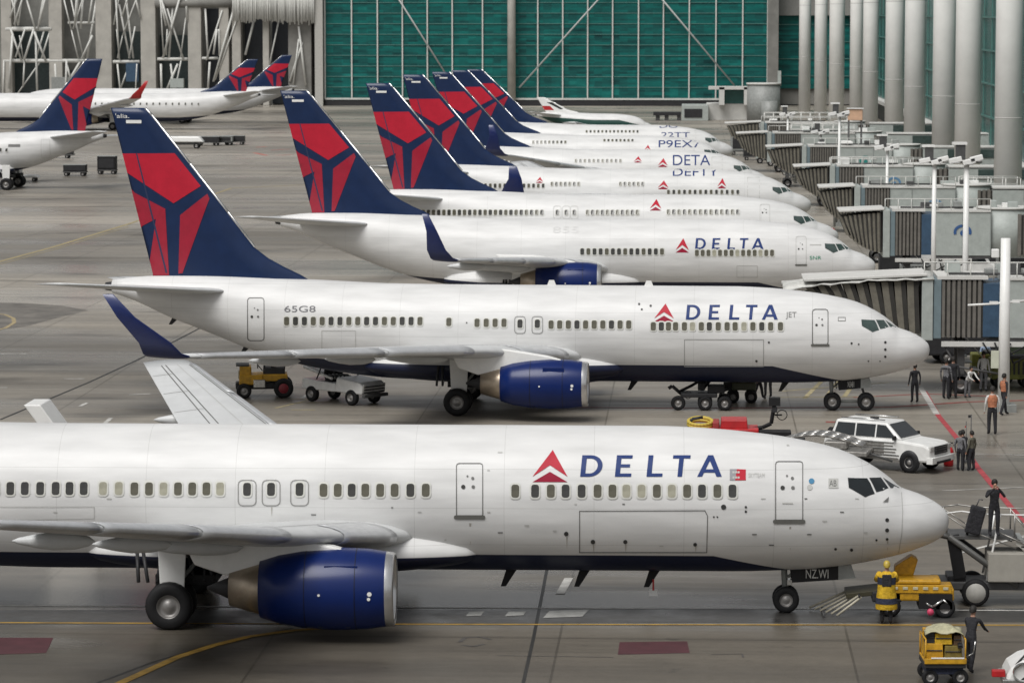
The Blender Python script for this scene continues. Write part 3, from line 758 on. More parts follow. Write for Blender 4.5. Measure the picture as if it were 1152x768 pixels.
flat('dark_skid', [[gp(*q)[:2] for q in ((-10, 340), (30, 341), (70, 344), (100, 349), (70, 356), (30, 367), (-10, 372))]]+line_px([(0, 395), (33, 395)], .5)+line_px([(20, 265), (160, 258)], .6), mat('rubber_stain', (.155, .14, .12), .45, var=.5, scale=.6), .003, False)
flat('tyre_smudge', line_px([(517, 722), (523, 717), (540, 716), (552, 719)], .12)+line_px([(520, 725), (532, 727), (545, 724)], .1)+line_px([(800, 736), (835, 735), (836, 739)], .05)+line_px([(560, 737), (690, 739)], .06), mat('smudge', (.07, .065, .06), .6, var=.4), .006, False)

# ================================================================== AIRLINERS IN THE ROW
GRP = 'white airliners with navy and red tails parked side by side'
# ---- nearest
p1 = Plane('nearest white airliner filling the front of the picture, its nose by the mobile stairs', 1071, .66, 38., 1.0, group=GRP)
COCK = P1pick_cock(p1)
p1.cockpit(); p1.fin()
p1.wing(-1, winglet=True); p1.wing(1, winglet=False, z=(2.25, 2.9, 5.0), le=(14.6, 17.0, 22.8), te=(21.7, 20.9, 24.35))
p1.engine(-1, zc=1.38, k=1.04); p1.engine(1)
p1.gear_main(-1, r=.63, clutter=True); p1.gear_main(1, clutter=True); p1.gear_nose(4.4, num='NZ.WI')
t = 1/3
X1 = [11.7, 28, 45.3, 62.7, 78.3, 94.3]
p1.windows_px([x-17*k for k in range(12, 0, -1) for x in [11.7]], 549, 'od')
p1.windows_px(X1, 549, 'd'); p1.windows_px([116, 133.7], 549, 'l'); p1.windows_px([151.3, 167.7, 184, 200.3, 216.3, 232.3, 247.7], 549.5, 'oolo')
p1.windows_px([278, 305, 337], 550, 'd')
for x in (278, 305, 337): p1.outline('emergency_exit', p1.rrect(x-10, 540, x+10, 568.5, 5, 3), 1.1, mat('exit_seam', (.25, .25, .24), .5), grid=3)
p1.windows_px([364, 380, 395.7, 411, 427.7, 444, 461.7, 479], 551, 'oodo')
p1.windows_px([579.7, 602, 619.7, 636.3, 654.3, 672.3, 689, 704.7, 721.7, 739, 755.7, 773, 789.7, 807, 824], 552, 'ododdoollol')
p1.door_px(513.5, 521, 543, 581); p1.door_px(872.5, 519, 903, 586)
p1.title(655, 812, 512, 536); p1.widget(599, 638.5, 506, 542)
p1.outline('cargo_door', [(652, 574.5), (793, 574), (796, 580), (795, 621), (652, 621)], .9, linem)
for x, y, r in ((667, 609, 2.6), (703.5, 609, 2.4), (782, 612, 2.2), (814, 570, 3.0), (839, 570, 1.4), (839, 575, 1.4), (998, 584.5, 2.2), (998, 596, 2.3), (998, 606, 1.6), (986, 607, 1.3), (958, 618, 1.8), (940, 617, 1.6), (637, 600, 2.6), (803, 581, 1.0), (807, 581, 1.0)):
    p1.decal('skin_port', [[(x+r*math.cos(a), y+r*math.sin(a)) for a in np.arange(0, 6.2, .7)]], mat('port_dark', (.03, .03, .03), .5), .014, 50)
p1.decal('probe_vane', [[(993, 565), (1000, 559), (999, 564)]], linem, .03, 50)
p1.outline('radome_seam', [(1014, 549), (1015.5, 575), (1014.5, 600), (1011, 621)], .8, mat('radome_seam', (.42, .42, .40), .5), False)
p1.outline('tail_access_seam', [(-30, 585), (106, 583), (106, 570), (0, 570)], .6, linel, False)
p1.decal('flag_patch', [[(821, 527.5), (829, 527.5), (827, 540), (821, 540)]], mat('patch_grey', (.25, .25, .27), .5), .013, 50); p1.decal('flag_patch', [[(829, 527.5), (839, 528), (839, 540), (827, 540)]], red, .013, 50)
p1.text('SKYTEAM', 842, 860, 532, 537, linel); p1.text('===', 824, 832, 530, 538, linel)
p1.decal('round_badge', [[(913+3.2*math.cos(a), 541+3.2*math.sin(a)) for a in np.arange(0, 6.2, .6)]], mat('badge_blue', (.05, .2, .35), .5), .013, 50)
p1.decal('round_badge', [[(911+3.2*math.cos(a), 548+3.2*math.sin(a)) for a in np.arange(0, 6.2, .6)]], linel, .013, 50)
p1.decal('nose_badge', [[(932, 538), (943, 538), (943, 549), (932, 549)]], linel, .013, 50); p1.text('AB', 933, 941, 540, 547, linem)
p1.text('____', 880, 892, 565, 566.5, linel)
rs = random.Random(4)
for x, y in ((548, 528), (548, 575), (500, 606), (560, 598), (590, 590), (622, 596), (646, 566), (700, 566), (846, 600), (856, 560), (905, 560), (908, 600), (925, 585), (945, 575), (962, 560), (972, 598), (865, 612), (742, 613), (120, 560), (350, 578), (470, 575), (60, 575), (885, 500), (560, 508), (440, 570)):
    wd_ = rs.uniform(2, 6); p1.decal('stencil', [[(x, y), (x+wd_, y), (x+wd_, y+1.3), (x, y+1.3)]], linel if rs.random() < .6 else linem, .012, 50)
for x, y0, y1, wd_ in ((703, 612, 620, 1.6), (667, 612, 620, 1.4), (782, 614, 621, 1.3), (637, 603, 616, 1.5), (528, 588, 612, 2.2), (888, 592, 618, 2.0), (998, 608, 618, 1.2), (305, 570, 580, 1.4)):
    p1.decal('drip_stain', [[(x, y0), (x+wd_, y0), (x+wd_*.6, y1), (x+wd_*.4, y1)]], mat('stain', (.42, .40, .36), .5), .0115, 50)
def antenna(pl, a, h=.45, m=black, tip=None):
    b = MB(); z = pl.bot(a)+.03; b.add([(-a, -.03, z), (-a+.3, -.03, z), (-a-.02, -.015, z-h), (-a-.16, -.015, z-h), (-a, .03, z), (-a+.3, .03, z), (-a-.02, .015, z-h), (-a-.16, .015, z-h)],
        [(0, 1, 2, 3), (7, 6, 5, 4), (0, 4, 5, 1), (1, 5, 6, 2), (2, 6, 7, 3), (3, 7, 4, 0)], m)
    b.build('blade_antenna', pl.root)
for a in (8.1, 10.0, 12.0): antenna(p1, a, .5)
b = MB(); b.box((-12.1+4.1, 0, .72), (.05, .12, .3), redp); b.box((-8.0, 0, .5), (.22, .05, .18), fwhite); b.build('remove_before_flight_tag', p1.root)

# ---- second
Plane.wing_s = 14.3
p2 = Plane('second white airliner from the front, its swept navy winglet above the yellow tractor', 1047, 1.0, 33.8, -1.5, group=GRP, zt=1.95)
p2.cockpit(); p2.fin()
p2.wing(-1, le=(14.6, 18.0, 27.9), te=(21.7, 22.2, 29.5), z=(2.3, 2.85, 3.7), wl_back=2.2); p2.wing(1, span=11, winglet=False)
p2.engine(-1, 13.7, 1.5, k=.97); p2.engine(1, 13.7, 1.5)
p2.gear_main(-1, 19.1, clutter=True); p2.gear_main(1, 19.1, clutter=True); p2.gear_nose(3.95, extra=1.38, num='N3481', door_x=(0, 1.5))
p2.windows_px([322.5+10*k for k in range(16)], 361, 'oddo'); p2.windows_px([505], 362, 'o'); p2.windows_px([536.7, 547, 557, 567], 363, 'o')
p2.windows_px([585, 604.5], 364, 'd'); p2.windows_px([620+9.7*k for k in range(10)], 365, 'oood')
p2.windows_px([735, 744, 752, 760, 770, 779, 789, 798, 808, 818, 827, 837, 847, 857, 867, 878], 367, 'odoool')
for x in (585, 604.5): p2.outline('emergency_exit', p2.rrect(x-6, 356, x+6, 375, 3, 2), .9, mat('exit_seam', (.25,)*3), grid=3)
p2.door_px(278.5, 335, 297, 383, False, .9); p2.door_px(914, 348, 931.5, 388)
p2.title(773, 875, 343, 359.5); p2.widget(736, 758, 341.5, 361.5)
p2.text('65G8', 320, 355, 344, 351, mat('reg_grey', (.12, .12, .13), .5), 'number_lettering'); p2.text('JET', 884, 896, 351, 359, linem)
p2.outline('cargo_door', [(770, 382), (859, 382), (859, 412), (770, 412)], .7, mat('seam_mid', (.3, .3, .29), .5))
p2.outline('access_panel', [(362, 372), (400, 372), (400, 392), (362, 392)], .6, linel)
for x, y, r in ((996, 385, 1.5), (996, 393, 1.5), (996, 401, 1.4), (958, 386, 1.3), (966, 387, 1.0), (990, 406, .8), (977, 406, .9), (865, 385, 1.2), (851, 406, 1.4), (719, 342, 1.3), (732, 344, 1.4), (722, 348, 1.2), (525, 363, .9)):
    p2.decal('skin_port', [[(x+r*math.cos(a), y+r*math.sin(a)) for a in np.arange(0, 6.2, .7)]], mat('port_dark', (.03,)*3), .014, 50)
p2.outline('nose_badge', [(943, 357), (951, 357), (951, 361), (943, 361)], .6, linem)
for a in (12.2, 9.2, 16.5, 6.0): antenna(p2, a, .4)
for a in (11.5, 15.5): 
    b = MB(); b.box((-a, 0, p2.top(a)+.08), (.4, .05, .25), fwhite, topx=.5); b.build('top_antenna', p2.root)
for a, c in ((31.3, 1), (28.3, 1), (27.3, 1)): antenna(p2, a, .3, dark)

# ---- third
Plane.wing_s = 14.6
pa = Plane('third white airliner from the front with green lettering behind its nose door', 985, 1.33, 32.4, .6, group=GRP, fin_h=12.0)
pa.cockpit(); pa.fin()
pa.wing(-1, le=(14.6, 17.0, 21.7), te=(21.7, 20.8, 22.95), z=(2.5, 3.1, 4.0), wl_back=1.2); pa.wing(1, span=10, winglet=False)
pa.engine(-1, 14.8, 2.0, k=1.04); pa.engine(1, 14.8, 1.7)
pa.gear_main(-1, 19.3, clutter=True); pa.gear_main(1, 19.3); pa.gear_nose(3.95)
pa.windows_px([655+6.9*k for k in range(14)], 283, 'dod'); pa.windows_px([784+6.5*k for k in range(14)], 284.5, 'oool')
pa.title(783, 859, 268, 280.5); pa.widget(760, 775, 268, 284)
pa.text('SNR', 911, 924, 288, 292, mat('letter_green', (.02, .25, .14), .5)); pa.door_px(895.5, 266, 907, 298, True, .6, linel)
pa.outline('cargo_door', [(829, 299), (852, 299), (852, 312), (829, 312)], .5, linel); pa.text('_____', 911, 924, 275, 276, linel)
pa.text('855', 622, 651, 255, 262, mat('faint_grey', (.6, .6, .59), .4), 'number_lettering')
# ---- fourth
pb = Plane('fourth white airliner from the front with a red tip on its nose', 943, 1.51, 29.2, .4, group=GRP, fin_h=11.9)
pb.cockpit(); pb.fin(); pb.wing(-1, span=10, winglet=False); pb.wing(1, span=13.5, winglet=False)
pb.engine(-1, 13.5); pb.engine(1, 13.5); pb.gear_main(-1, 18.5); pb.gear_main(1, 18.5); pb.gear_nose(3.95)
pb.windows_px([453+5.8*k for k in range(28)], 239, 'od'); pb.windows_px([661+5.6*k for k in range(11)], 239, 'od'); pb.windows_px([752+6*k for k in range(14)], 238.5, 'od')
pb.windows_px([627, 637, 646], 239, 'd')
for x in (627, 637, 646): pb.outline('emergency_exit', pb.rrect(x-4.2, 232, x+4.2, 246, 2, 2), .6, linel, grid=3)
pb.widget(731, 744, 224, 237); pb.door_px(855, 230, 866, 251, False, .5, linel)
b = MB(); b.lathe([(-.03, .001), (0, .12), (-.12, .25), (-.28, .34)], redp, (-.16, 0, 2.75), n=14); b.build('nose_marking', pb.root)
# ---- fifth to eighth
def farplane(lbl, nose, d, L, fh, spn, spf, wl, wz=(3.0, 3.5, 4.8), **k):
    q = Plane(lbl, nose, d, L, .3, fin_h=fh, group=GRP); q.cockpit(); q.fin()
    q.wing(-1, span=spn, winglet=wl, z=wz, wl_back=.9); q.wing(1, span=spf, winglet=False)
    for sd in (-1, 1): q.engine(sd, 13.3); q.gear_main(sd, 18.2)
    q.gear_nose(3.95); return q
Plane.wing_s = 12.6
pc = farplane('fifth white airliner from the front with two red emblems ahead of its wing', 912, 1.76, 29.4, 11.8, 14., 16.8, True, (2.9, 3.3, 3.6))
Plane.wing_s = 12.2
pd = farplane('sixth white airliner from the front with DETA lettering', 863, 2.01, 27.6, 11.4, 16.8, 15.5, True, (3.1, 3.7, 5.3))
Plane.wing_s = 11.6
pe = farplane('seventh white airliner from the front, the one before the farthest', 826, 2.24, 25.9, 11.0, 15.5, 14, False)
pf = farplane('farthest white airliner of the row, nearest the green glass hall', 824, 2.455, 26.7, 10.6, 14, 15, False)
for q, y, x0, x1, sp in ((pc, 216, 752, 832, 6), (pc, 209, 530, 612, 5.4), (pc, 207, 621, 656, 5), (pc, 207, 698, 728, 5), (pd, 181, 648, 702, 5), (pd, 181, 540, 610, 5), (pe, 158, 680, 712, 4.5), (pe, 160, 600, 640, 4.5), (pf, 148, 660, 720, 4.4)):
    q.windows_px(list(np.arange(x0, x1, sp)), y, 'od', k=.9)
pc.widget(740, 752, 203, 213); pc.widget(807, 817, 200.5, 212); pc.widget(603, 611, 199, 206)
pd.widget(740, 751, 178, 188); pd.widget(713, 722, 176, 183)
pc.text('DEFTY', 757, 808, 189.5, 198, navyt); pd.text('DETA', 757, 799, 174.5, 186, navyt); pe.text('P9EX7', 741, 788, 158, 166, navyt)
pe.widget(725, 732, 163, 170); pf.text('22TT', 744, 776, 149, 154.5, navyt); pf.text('DOIT', 742, 775, 139.5, 144, navyt)
for q, a in ((pc, 4.6), (pd, 4.6), (pe, 4.6), (pf, 4.6)): q.outline('door', [(a, 2.7), (a, 4.5), (a-.85, 4.5), (a-.85, 2.7)], .03, linel, space='m', grid=.4)

# ================================================================== AIRLINERS AT THE LEFT
GL = 'airliners with navy tails parked far off on the left'
Plane.wing_s = 17
def leftplane(lbl, tail_px, d, L, fh, **k):
    Xt = yp(tail_px, 300, 140*d).x
    q = Plane(lbl, 600, d, L, 0, fin_h=fh, flip=True, group=GL, **k)
    q.root.location.x = Xt-L
    q.fin(); return q
Plane.wing_s = 22
l1 = leftplane('white airliner cut by the left edge, navy and red tail in full view', 118, 2.25, 39, 12.0)
l1.wing(1, span=15, winglet=False); l1.wing(-1, span=15, winglet=False); l1.gear_main(1, 30.5); l1.gear_main(-1, 30.5); l1.gear_nose(4)
for sd in (-1, 1): l1.engine(sd, 20)
for a in np.arange(27, 31, .6): o = l1.window(a, 'd'); 
l2 = leftplane('long white airliner behind the left one with a red wing tip', 292, 3.4, 46, 9.8)
Plane.wing_s = 20
l2.wing(1, span=16.5, winglet=True, wl_m=redp, le=(14.6, 17, 25.5), te=(21.7, 22, 27)); l2.wing(-1, span=12, winglet=False); l2.gear_main(1, 26); l2.gear_main(-1, 26); l2.gear_nose(4)
for sd in (-1, 1): l2.engine(sd, 20)
l3 = leftplane('distant white airliner whose dark tail stands beside the light hall corner', 330, 3.62, 42, 10.0)
l3.wing(1, span=12, winglet=False); l3.wing(-1, span=12, winglet=False); l3.gear_main(1, 26); l3.gear_main(-1, 26); l3.gear_nose(4)
# windows of the left aircraft face the camera on their port side
def port_windows(q, s0, s1, st, k=1.):
    for a in np.arange(s0, s1, st):
        y, _ = q.ysurf(a, 3.64)
        o = bpy.data.objects.new('cabin_window', Plane.WC[('d', 1.)]); COL.objects.link(o); o.parent = q.root
        o.location = (-a, -y, 3.64); o.rotation_euler = (0, 0, math.pi)
for o in list(l1.root.children):
    if o.name.startswith('cabin_window'): bpy.data.objects.remove(o)
port_windows(l1, 27.5, 30.5, .55); port_windows(l2, 18, 38, .9); port_windows(l3, 20, 33, .9)
l1.decal('lettering', [[(31.5, 3.9), (30.4, 3.9), (30.4, 4.15), (31.5, 4.15)]], linem, .013, .3, None, 'm', 1)
l1.outline('door', [(34.2, 2.9), (34.2, 4.6), (33.4, 4.6), (33.4, 2.9)], .035, linel, space='m', grid=.3, side=1)
# small jet with green belly by the hall
Plane.wing_s = 9.5
mx_ = Plane('small green and white jet with a red striped tail by the glass hall', 700, 3.15, 22.5, .0, fin_h=8.2, scale=.66, zt=3.9, group=None, belly=(.01, .05, .04))
mx_.root.location.x = yp(733, 300, mx_.Y).x
mx_.fin('mex'); mx_.wing(-1, span=10, winglet=False); mx_.wing(1, span=10, winglet=False)
for sd in (-1, 1): mx_.engine(sd, 9.5); mx_.gear_main(sd, 12.5)
mx_.gear_nose(3.5)

# ================================================================== TERMINAL
def glass_material():
    m = bpy.data.materials.new('teal_glass'); m.use_nodes = True
    n = m.node_tree.nodes; l = m.node_tree.links; b = n['Principled BSDF']
    tc = n.new('ShaderNodeTexCoord'); sp = n.new('ShaderNodeSeparateXYZ'); l.new(tc.outputs['Object'], sp.inputs[0])
    def cells(wx, wz, seed):
        ad = n.new('ShaderNodeMath'); ad.operation = 'ADD'; l.new(sp.outputs[0], ad.inputs[0]); l.new(sp.outputs[1], ad.inputs[1])
        c = n.new('ShaderNodeCombineXYZ')
        for i, (o, w_) in enumerate(((ad.outputs[0], wx), (sp.outputs[2], wz))):
            d = n.new('ShaderNodeMath'); d.operation = 'DIVIDE'; l.new(o, d.inputs[0]); d.inputs[1].default_value = w_
            f = n.new('ShaderNodeMath'); f.operation = 'FLOOR'; l.new(d.outputs[0], f.inputs[0]); l.new(f.outputs[0], c.inputs[i])
        c.inputs[2].default_value = seed
        wn = n.new('ShaderNodeTexWhiteNoise'); l.new(c.outputs[0], wn.inputs[0]); return wn.outputs[0]
    a, c2 = cells(1.48, .62, 1), cells(4.43, .31, 5)
    mp = n.new('ShaderNodeMapping'); mp.inputs['Scale'].default_value = (.25, .25, 1); l.new(tc.outputs['Object'], mp.inputs[0])
    nz = n.new('ShaderNodeTexNoise'); nz.inputs['Scale'].default_value = .9; nz.inputs['Detail'].default_value = 6; nz.inputs['Roughness'].default_value = .7; l.new(mp.outputs[0], nz.inputs['Vector'])
    s1 = n.new('ShaderNodeMath'); s1.operation = 'ADD'; l.new(a, s1.inputs[0]); l.new(c2, s1.inputs[1]); s1.use_clamp = False
    sh = n.new('ShaderNodeMath'); sh.operation = 'MULTIPLY_ADD'; l.new(s1.outputs[0], sh.inputs[0]); sh.inputs[1].default_value = .7; sh.inputs[2].default_value = .15
    s2 = n.new('ShaderNodeMath'); s2.operation = 'MULTIPLY_ADD'; l.new(nz.outputs[0], s2.inputs[0]); s2.inputs[1].default_value = 2.4; l.new(sh.outputs[0], s2.inputs[2])
    mr = n.new('ShaderNodeMapRange'); mr.inputs[1].default_value = 1.0; mr.inputs[2].default_value = 3.4; l.new(s2.outputs[0], mr.inputs[0])
    cr = n.new('ShaderNodeValToRGB'); e = cr.color_ramp.elements
    e[0].position = 0; e[0].color = (.006, .036, .038, 1); e[1].position = 1; e[1].color = (.02, .21, .185, 1)
    x = e.new(.35); x.color = (.010, .085, .080, 1); x = e.new(.6); x.color = (.008, .125, .112, 1)
    l.new(mr.outputs[0], cr.inputs[0]); l.new(cr.outputs[0], b.inputs['Base Color'])
    b.inputs['Roughness'].default_value = .25; b.inputs['Specular IOR Level'].default_value = .25
    return m
tglass = glass_material()
YB = 602.
kx = lambda px, Y=YB: yp(px, 110, Y).x
def kz(py, Y=YB): return yp(600, py, Y).z
hall = empty('glass_hall', (kx(615), YB, 0), 0, 'teal glass curtain wall hall behind the row, white diagonal struts across it', 'terminal building')
def H(o): o.location = Vector(o.location)-Vector(hall.location); return o
x0, x1 = kx(366), kx(867); H_TOP = 34
xs = [366, 396, 425, 453, 481, 509, 543, 571.5, 580.5, 605, 633, 661, 689, 718, 746, 775, 805, 835, 863]
b = MB(); b.add([(x0, YB, 1.0), (x1, YB, 1.0), (x1, YB, H_TOP), (x0, YB, H_TOP)], [(0, 1, 2, 3)], tglass); H(b.build('glass_facade', hall))
b = MB(); b.box(((x0+x1)/2, YB+15, H_TOP/2), (x1-x0, 29, H_TOP), concreted); b.box(((x0+x1)/2, YB+14, H_TOP+.6), (x1-x0+2, 34, 1.2), concrete); H(b.build('hall_body', hall))
b = MB(); b.box(((x0+x1)/2, YB-.3, .5), (x1-x0, .5, 1.0), dark); b.box(((x0+x1)/2, YB-.55, 1.2), (x1-x0, .25, .3), concrete); H(b.build('plinth', hall))
for x in xs:
    if x in (571.5, 580.5): continue
    b = MB(); b.box((kx(x), YB-.18, H_TOP/2+.6), (.22, .3, H_TOP-1.2), strutm); H(b.build('mullion', hall))
zz = 1.4
while zz < 26:
    b = MB(); b.box(((x0+x1)/2, YB-.06, zz), (x1-x0, .10, .11), mat('transom_teal', (.08, .20, .18), .5)); H(b.build('transom', hall)); zz += 1.85
b = MB(); b.tube((kx(576), YB-1.6, 0), (kx(576), YB-1.6, H_TOP), .72, concreteb, 20); H(b.build('column', hall))
for (ax, ay), (bx, by) in (((430, -30), (507, 92)), ((700, -30), (584, 99)), ((720, -30), (826, 96)), ((1000, -200), (862, -20))):
    A, B_ = yp(ax, ay, YB-1.2), yp(bx, by, YB-1.2); b = MB(); b.tube(A, B_, .15, mat('brace_grey', (.42, .43, .42), .5), 8); H(b.build('diagonal_strut', hall))
b = MB(); b.box((kx(869), YB-1, H_TOP/2), (kx(875)-kx(863), 1.6, H_TOP), concreted); H(b.build('corner_pier', hall))

# left hall: concrete piers with a steel truss between them
lh = empty('truss_hall', (kx(180), YB, 0), 0, 'grey concrete hall with white steel trusses between its piers at the left', 'terminal building')
def Q(o): o.location = Vector(o.location)-Vector(lh.location); return o
xl, xr = kx(-60), kx(362)
b = MB(); b.box(((xl+xr)/2, YB+10, 16), (xr-xl, 12, 32), mat('hall_wall', (.20, .20, .185), .8, var=.45, scale=.25)); Q(b.build('rear_wall', lh))
for px, wd in ((9, 12), (64, 15), (118, 18), (168, 17), (220, 15), (253, 11), (267, 10), (300, 7), (338, 26)):
    a = kx(px); wv = wd/6.35
    b = MB(); b.box((a, YB+.5, 17), (wv, 2.4, 34), concreteb if px != 338 else concreted); Q(b.build('pier', lh, bevel=.1))
b = MB(); b.box((kx(360), YB-.6, 17), (1.4, 2.2, 34), mat('pale_edge', (.42, .41, .38), .7)); Q(b.build('corner_post', lh))
dk = mat('opening_dark', (.012, .016, .022), .4, var=.4)
for a, b_, t0, t1 in ((10, 56, 30, 108), (74, 108, 80, 115), (127, 158, 36, 115), (177, 211, 40, 115), (230, 246, 10, 108), (273, 296, 22, 118), (304, 322, 24, 118)):
    b = MB(); b.box((kx((a+b_)/2), YB+3.6, (kz(t0)+max(.2, kz(t1)))/2), ((b_-a)/6.35, .4, kz(t0)-max(.2, kz(t1))), dk if a > 200 else mat('opening_green', (.03, .045, .045), .35, var=.5)); Q(b.build('opening', lh))
for yy, a, b_, r in ((33, 8, 60, .42), (69, 5, 110, .36), (70, 128, 158, .3), (67, 178, 212, .3), (66, 228, 246, .25), (26, 78, 108, .25), (4, 176, 268, .8)):
    b = MB(); b.tube((kx(a), YB-.4, kz(yy)), (kx(b_), YB-.4, kz(yy)), r, strutm if yy > 5 else concreted, 10); Q(b.build('girder', lh))
rs = random.Random(5)
SG = [((12, 33), (24, 68)), ((38, 33), (27, 68)), ((38, 35), (52, 70)), ((56, 36), (46, 68)), ((28, -10), (16, 28)), ((16, -10), (17, 30)), ((50, -10), (42, 35)), ((30, 0), (40, 34)), ((45, 70), (18, 108)), ((40, 36), (42, 108)),
      ((72, 0), (80, 33)), ((96, -10), (82, 33)), ((80, 33), (88, 66)), ((110, -10), (98, 66)), ((80, 0), (94, 66)), ((104, 40), (92, 66)), ((90, 70), (72, 100)), ((75, 72), (80, 92)), ((62, 72), (64, 106)), ((108, 72), (98, 92)),
      ((130, -8), (134, 66)), ((156, -8), (138, 40)), ((138, 40), (132, 66)), ((142, 0), (150, 66)), ((134, 5), (146, 66)), ((152, 30), (145, 66)), ((132, 72), (136, 108)), ((146, 72), (134, 104)), ((154, 72), (152, 110)),
      ((180, -8), (184, 62)), ((204, -8), (183, 66)), ((195, 0), (190, 66)), ((188, 10), (206, 66)), ((209, 20), (203, 66)), ((200, 72), (186, 105)), ((192, 72), (196, 106)), ((181, 72), (182, 108)),
      ((250, 12), (232, 68)), ((262, 14), (240, 92)), ((231, 10), (234, 66)), ((236, 70), (234, 100)), ((286, 22), (276, 62)), ((314, 22), (302, 78)), ((336, 30), (344, 96)), ((340, 48), (326, 92)), ((336, 44), (330, 95)), ((270, 12), (242, 90)), ((5, 74), (12, 108)), ((14, 40), (10, 100)), ((22, 40), (26, 66))]
rs2 = random.Random(9)
for a0, a1 in ((4, 56), (73, 108), (128, 158), (178, 211), (228, 247)):
    for i in range(int((a1-a0)/6.5)):
        xa = rs2.uniform(a0, a1); t0 = rs2.choice((-10, 0, 33, 68)); t1 = t0+rs2.uniform(28, 42)
        SG.append(((xa, t0), (min(a1, max(a0, xa+rs2.choice((-1, 1))*rs2.uniform(1, 12))), min(t1, 110))))
for (a, c), (d, e) in SG:
    y1 = YB-.4-rs.random()*1.2
    b = MB(); b.tube(yp(a, c, y1), yp(d, e, y1), rs.uniform(.11, .21), strutm, 8); Q(b.build('strut', lh))
b = MB()
for i in range(56):
    px = 262+i*1.65; b.tube(yp(px, -12, YB-2.2), yp(px+rs.uniform(-.6, .6), 22+rs.uniform(-2, 4)+i*.06, YB-2.2+rs.uniform(-.3, .3)), .13, strutm, 6)
Q(b.build('louvre_screen', lh))
for a_, b_, d_, m_ in ((70, 95, (3.4, 1.5, 2.4), grey), (150, 82, (2.2, 1.5, 3.2), bluep), (200, 94, (2.4, 1.5, 1.6), lgrey)):
    b = MB(); b.box((kx(a_), YB-.3, kz(b_)), d_, m_); Q(b.build('service_box', lh))

# right: pier concourse with the great round columns
pier = empty('pier_concourse', (29, 400, 0), 0, 'concourse on the right with teal glass behind tall round concrete columns', 'terminal building')
def PQ(o): o.location = Vector(o.location)-Vector(pier.location); return o
b = MB(); b.add([(28.6, 190, 3.4), (28.6, YB+5, 3.4), (28.6, YB+5, 33), (28.6, 190, 33)], [(0, 1, 2, 3)], tglass); PQ(b.build('glass_facade', pier))
b = MB(); b.box((37, 396, 17), (16.4, 412, 33.6), concreted); b.box((37.5, 396, 34.5), (17, 416, 1.0), concrete); PQ(b.build('concourse_body', pier))
b = MB(); b.box((28.3, 396, 3.1), (1.6, 412, .5), concrete); PQ(b.build('floor_ledge', pier))
b = MB(); b.box((28.75, 396, 1.4), (.2, 412, 2.8), dark); PQ(b.build('ground_floor_recess', pier))
for i in range(46):
    y = 195+i*9; b = MB(); b.box((28.5, y, 18), (.12, .14, 29), mat('transom_teal', (.08, .20, .18), .5)); PQ(b.build('mullion', pier))
for zz in (6.2, 9.4, 12.6, 15.8, 19, 22.2):
    b = MB(); b.box((28.5, 396, zz), (.18, 412, .16), mat('transom_teal', (.08, .2, .18), .5)); PQ(b.build('transom', pier))
xe0, xe1 = kx(875), 29.0
b = MB(); b.add([(xe0, YB+4, 3), (xe1, YB+4, 3), (xe1, YB+4, 33), (xe0, YB+4, 33)], [(0, 1, 2, 3)], tglass); PQ(b.build('end_glass', pier))
b = MB(); b.box(((xe0+xe1)/2, YB+9, 17), (xe1-xe0, 9, 33.6), concreted); b.box(((xe0+xe1)/2, YB+3.5, kz(8)+1.5), (xe1-xe0, 1.2, 6), mat('header_beige', (.24, .235, .22), .8)); PQ(b.build('end_wall', pier))
for zz in (5.2, 8.2, 11.2, 14.2): b = MB(); b.box(((xe0+xe1)/2, YB+3.9, zz), (xe1-xe0, .12, .14), mat('transom_teal', (.08, .2, .18), .5)); PQ(b.build('transom', pier))
cols = [(905, 13), (923, 14), (941, 17), (963, 14.5), (979, 17.5), (1006, 21), (1029, 23.5), (1062, 26), (1089, 29), (1135, 31)]
for px, wd in cols:
    sc = (px-780)/22.3 if px > 985 else (px-780)/21.2   # m/px from the column line
    Yc = F*22.0/(px-780) if px > 960 else F*(18.5+(px-905)*.055)/(px-780)
    Yc = min(Yc, 585); c = yp(px, 110, Yc); r = wd/2*Yc/F
    b = MB(); b.tube((c.x, Yc, 0), (c.x, Yc, 34), r, colw, 40, cap=True)
    for zz in (9.0, 17.5, 26): b.lathe([(zz-.03, r+.002), (zz-.03, r+.012), (zz+.03, r+.012), (zz+.03, r+.002)], mat('column_joint', (.5, .49, .47), .8), (c.x, Yc, 0), 'Z', 40)
    PQ(b.build('column', pier))
    print('col', px, round(c.x, 1), round(Yc, 1), round(r, 2))

# low service buildings in front of the hall end
sb = empty('service_building', (kx(805, 520), 520, 0), 0, 'low grey service building with a framed portal beside the round drum', 'service building')
def SQ(o): o.location = Vector(o.location)-Vector(sb.location); return o
k5 = lambda px: kx(px, 520.); z5 = lambda py: max(0, kz(py, 520.))
b = MB(); b.box(((k5(767)+k5(797))/2, 523, z5(118)/2), (k5(797)-k5(767), 8, z5(118)), lgrey); b.box(((k5(795)+k5(842))/2, 526, z5(117)/2), (k5(842)-k5(795), 8, z5(117)), concrete); SQ(b.build('wall', sb, bevel=.05))
b = MB(); b.box(((k5(770)+k5(790))/2, 518.95, z5(127)), (k5(790)-k5(770), .1, 1.3), dark); SQ(b.build('window_band', sb))
b = MB(); b.box(((k5(797)+k5(842))/2, 522, z5(99)), (k5(842)-k5(797), 4, .45), concrete)
for a in (812, 840): b.box((k5(a), 522, z5(108)), (.8, 4, z5(98)-z5(118)), concrete)
b.box((k5(826), 523, z5(108)), (k5(837)-k5(815), 2, z5(101)-z5(118)), mat('portal_glass', (.03, .12, .11), .3)); SQ(b.build('portal', sb))
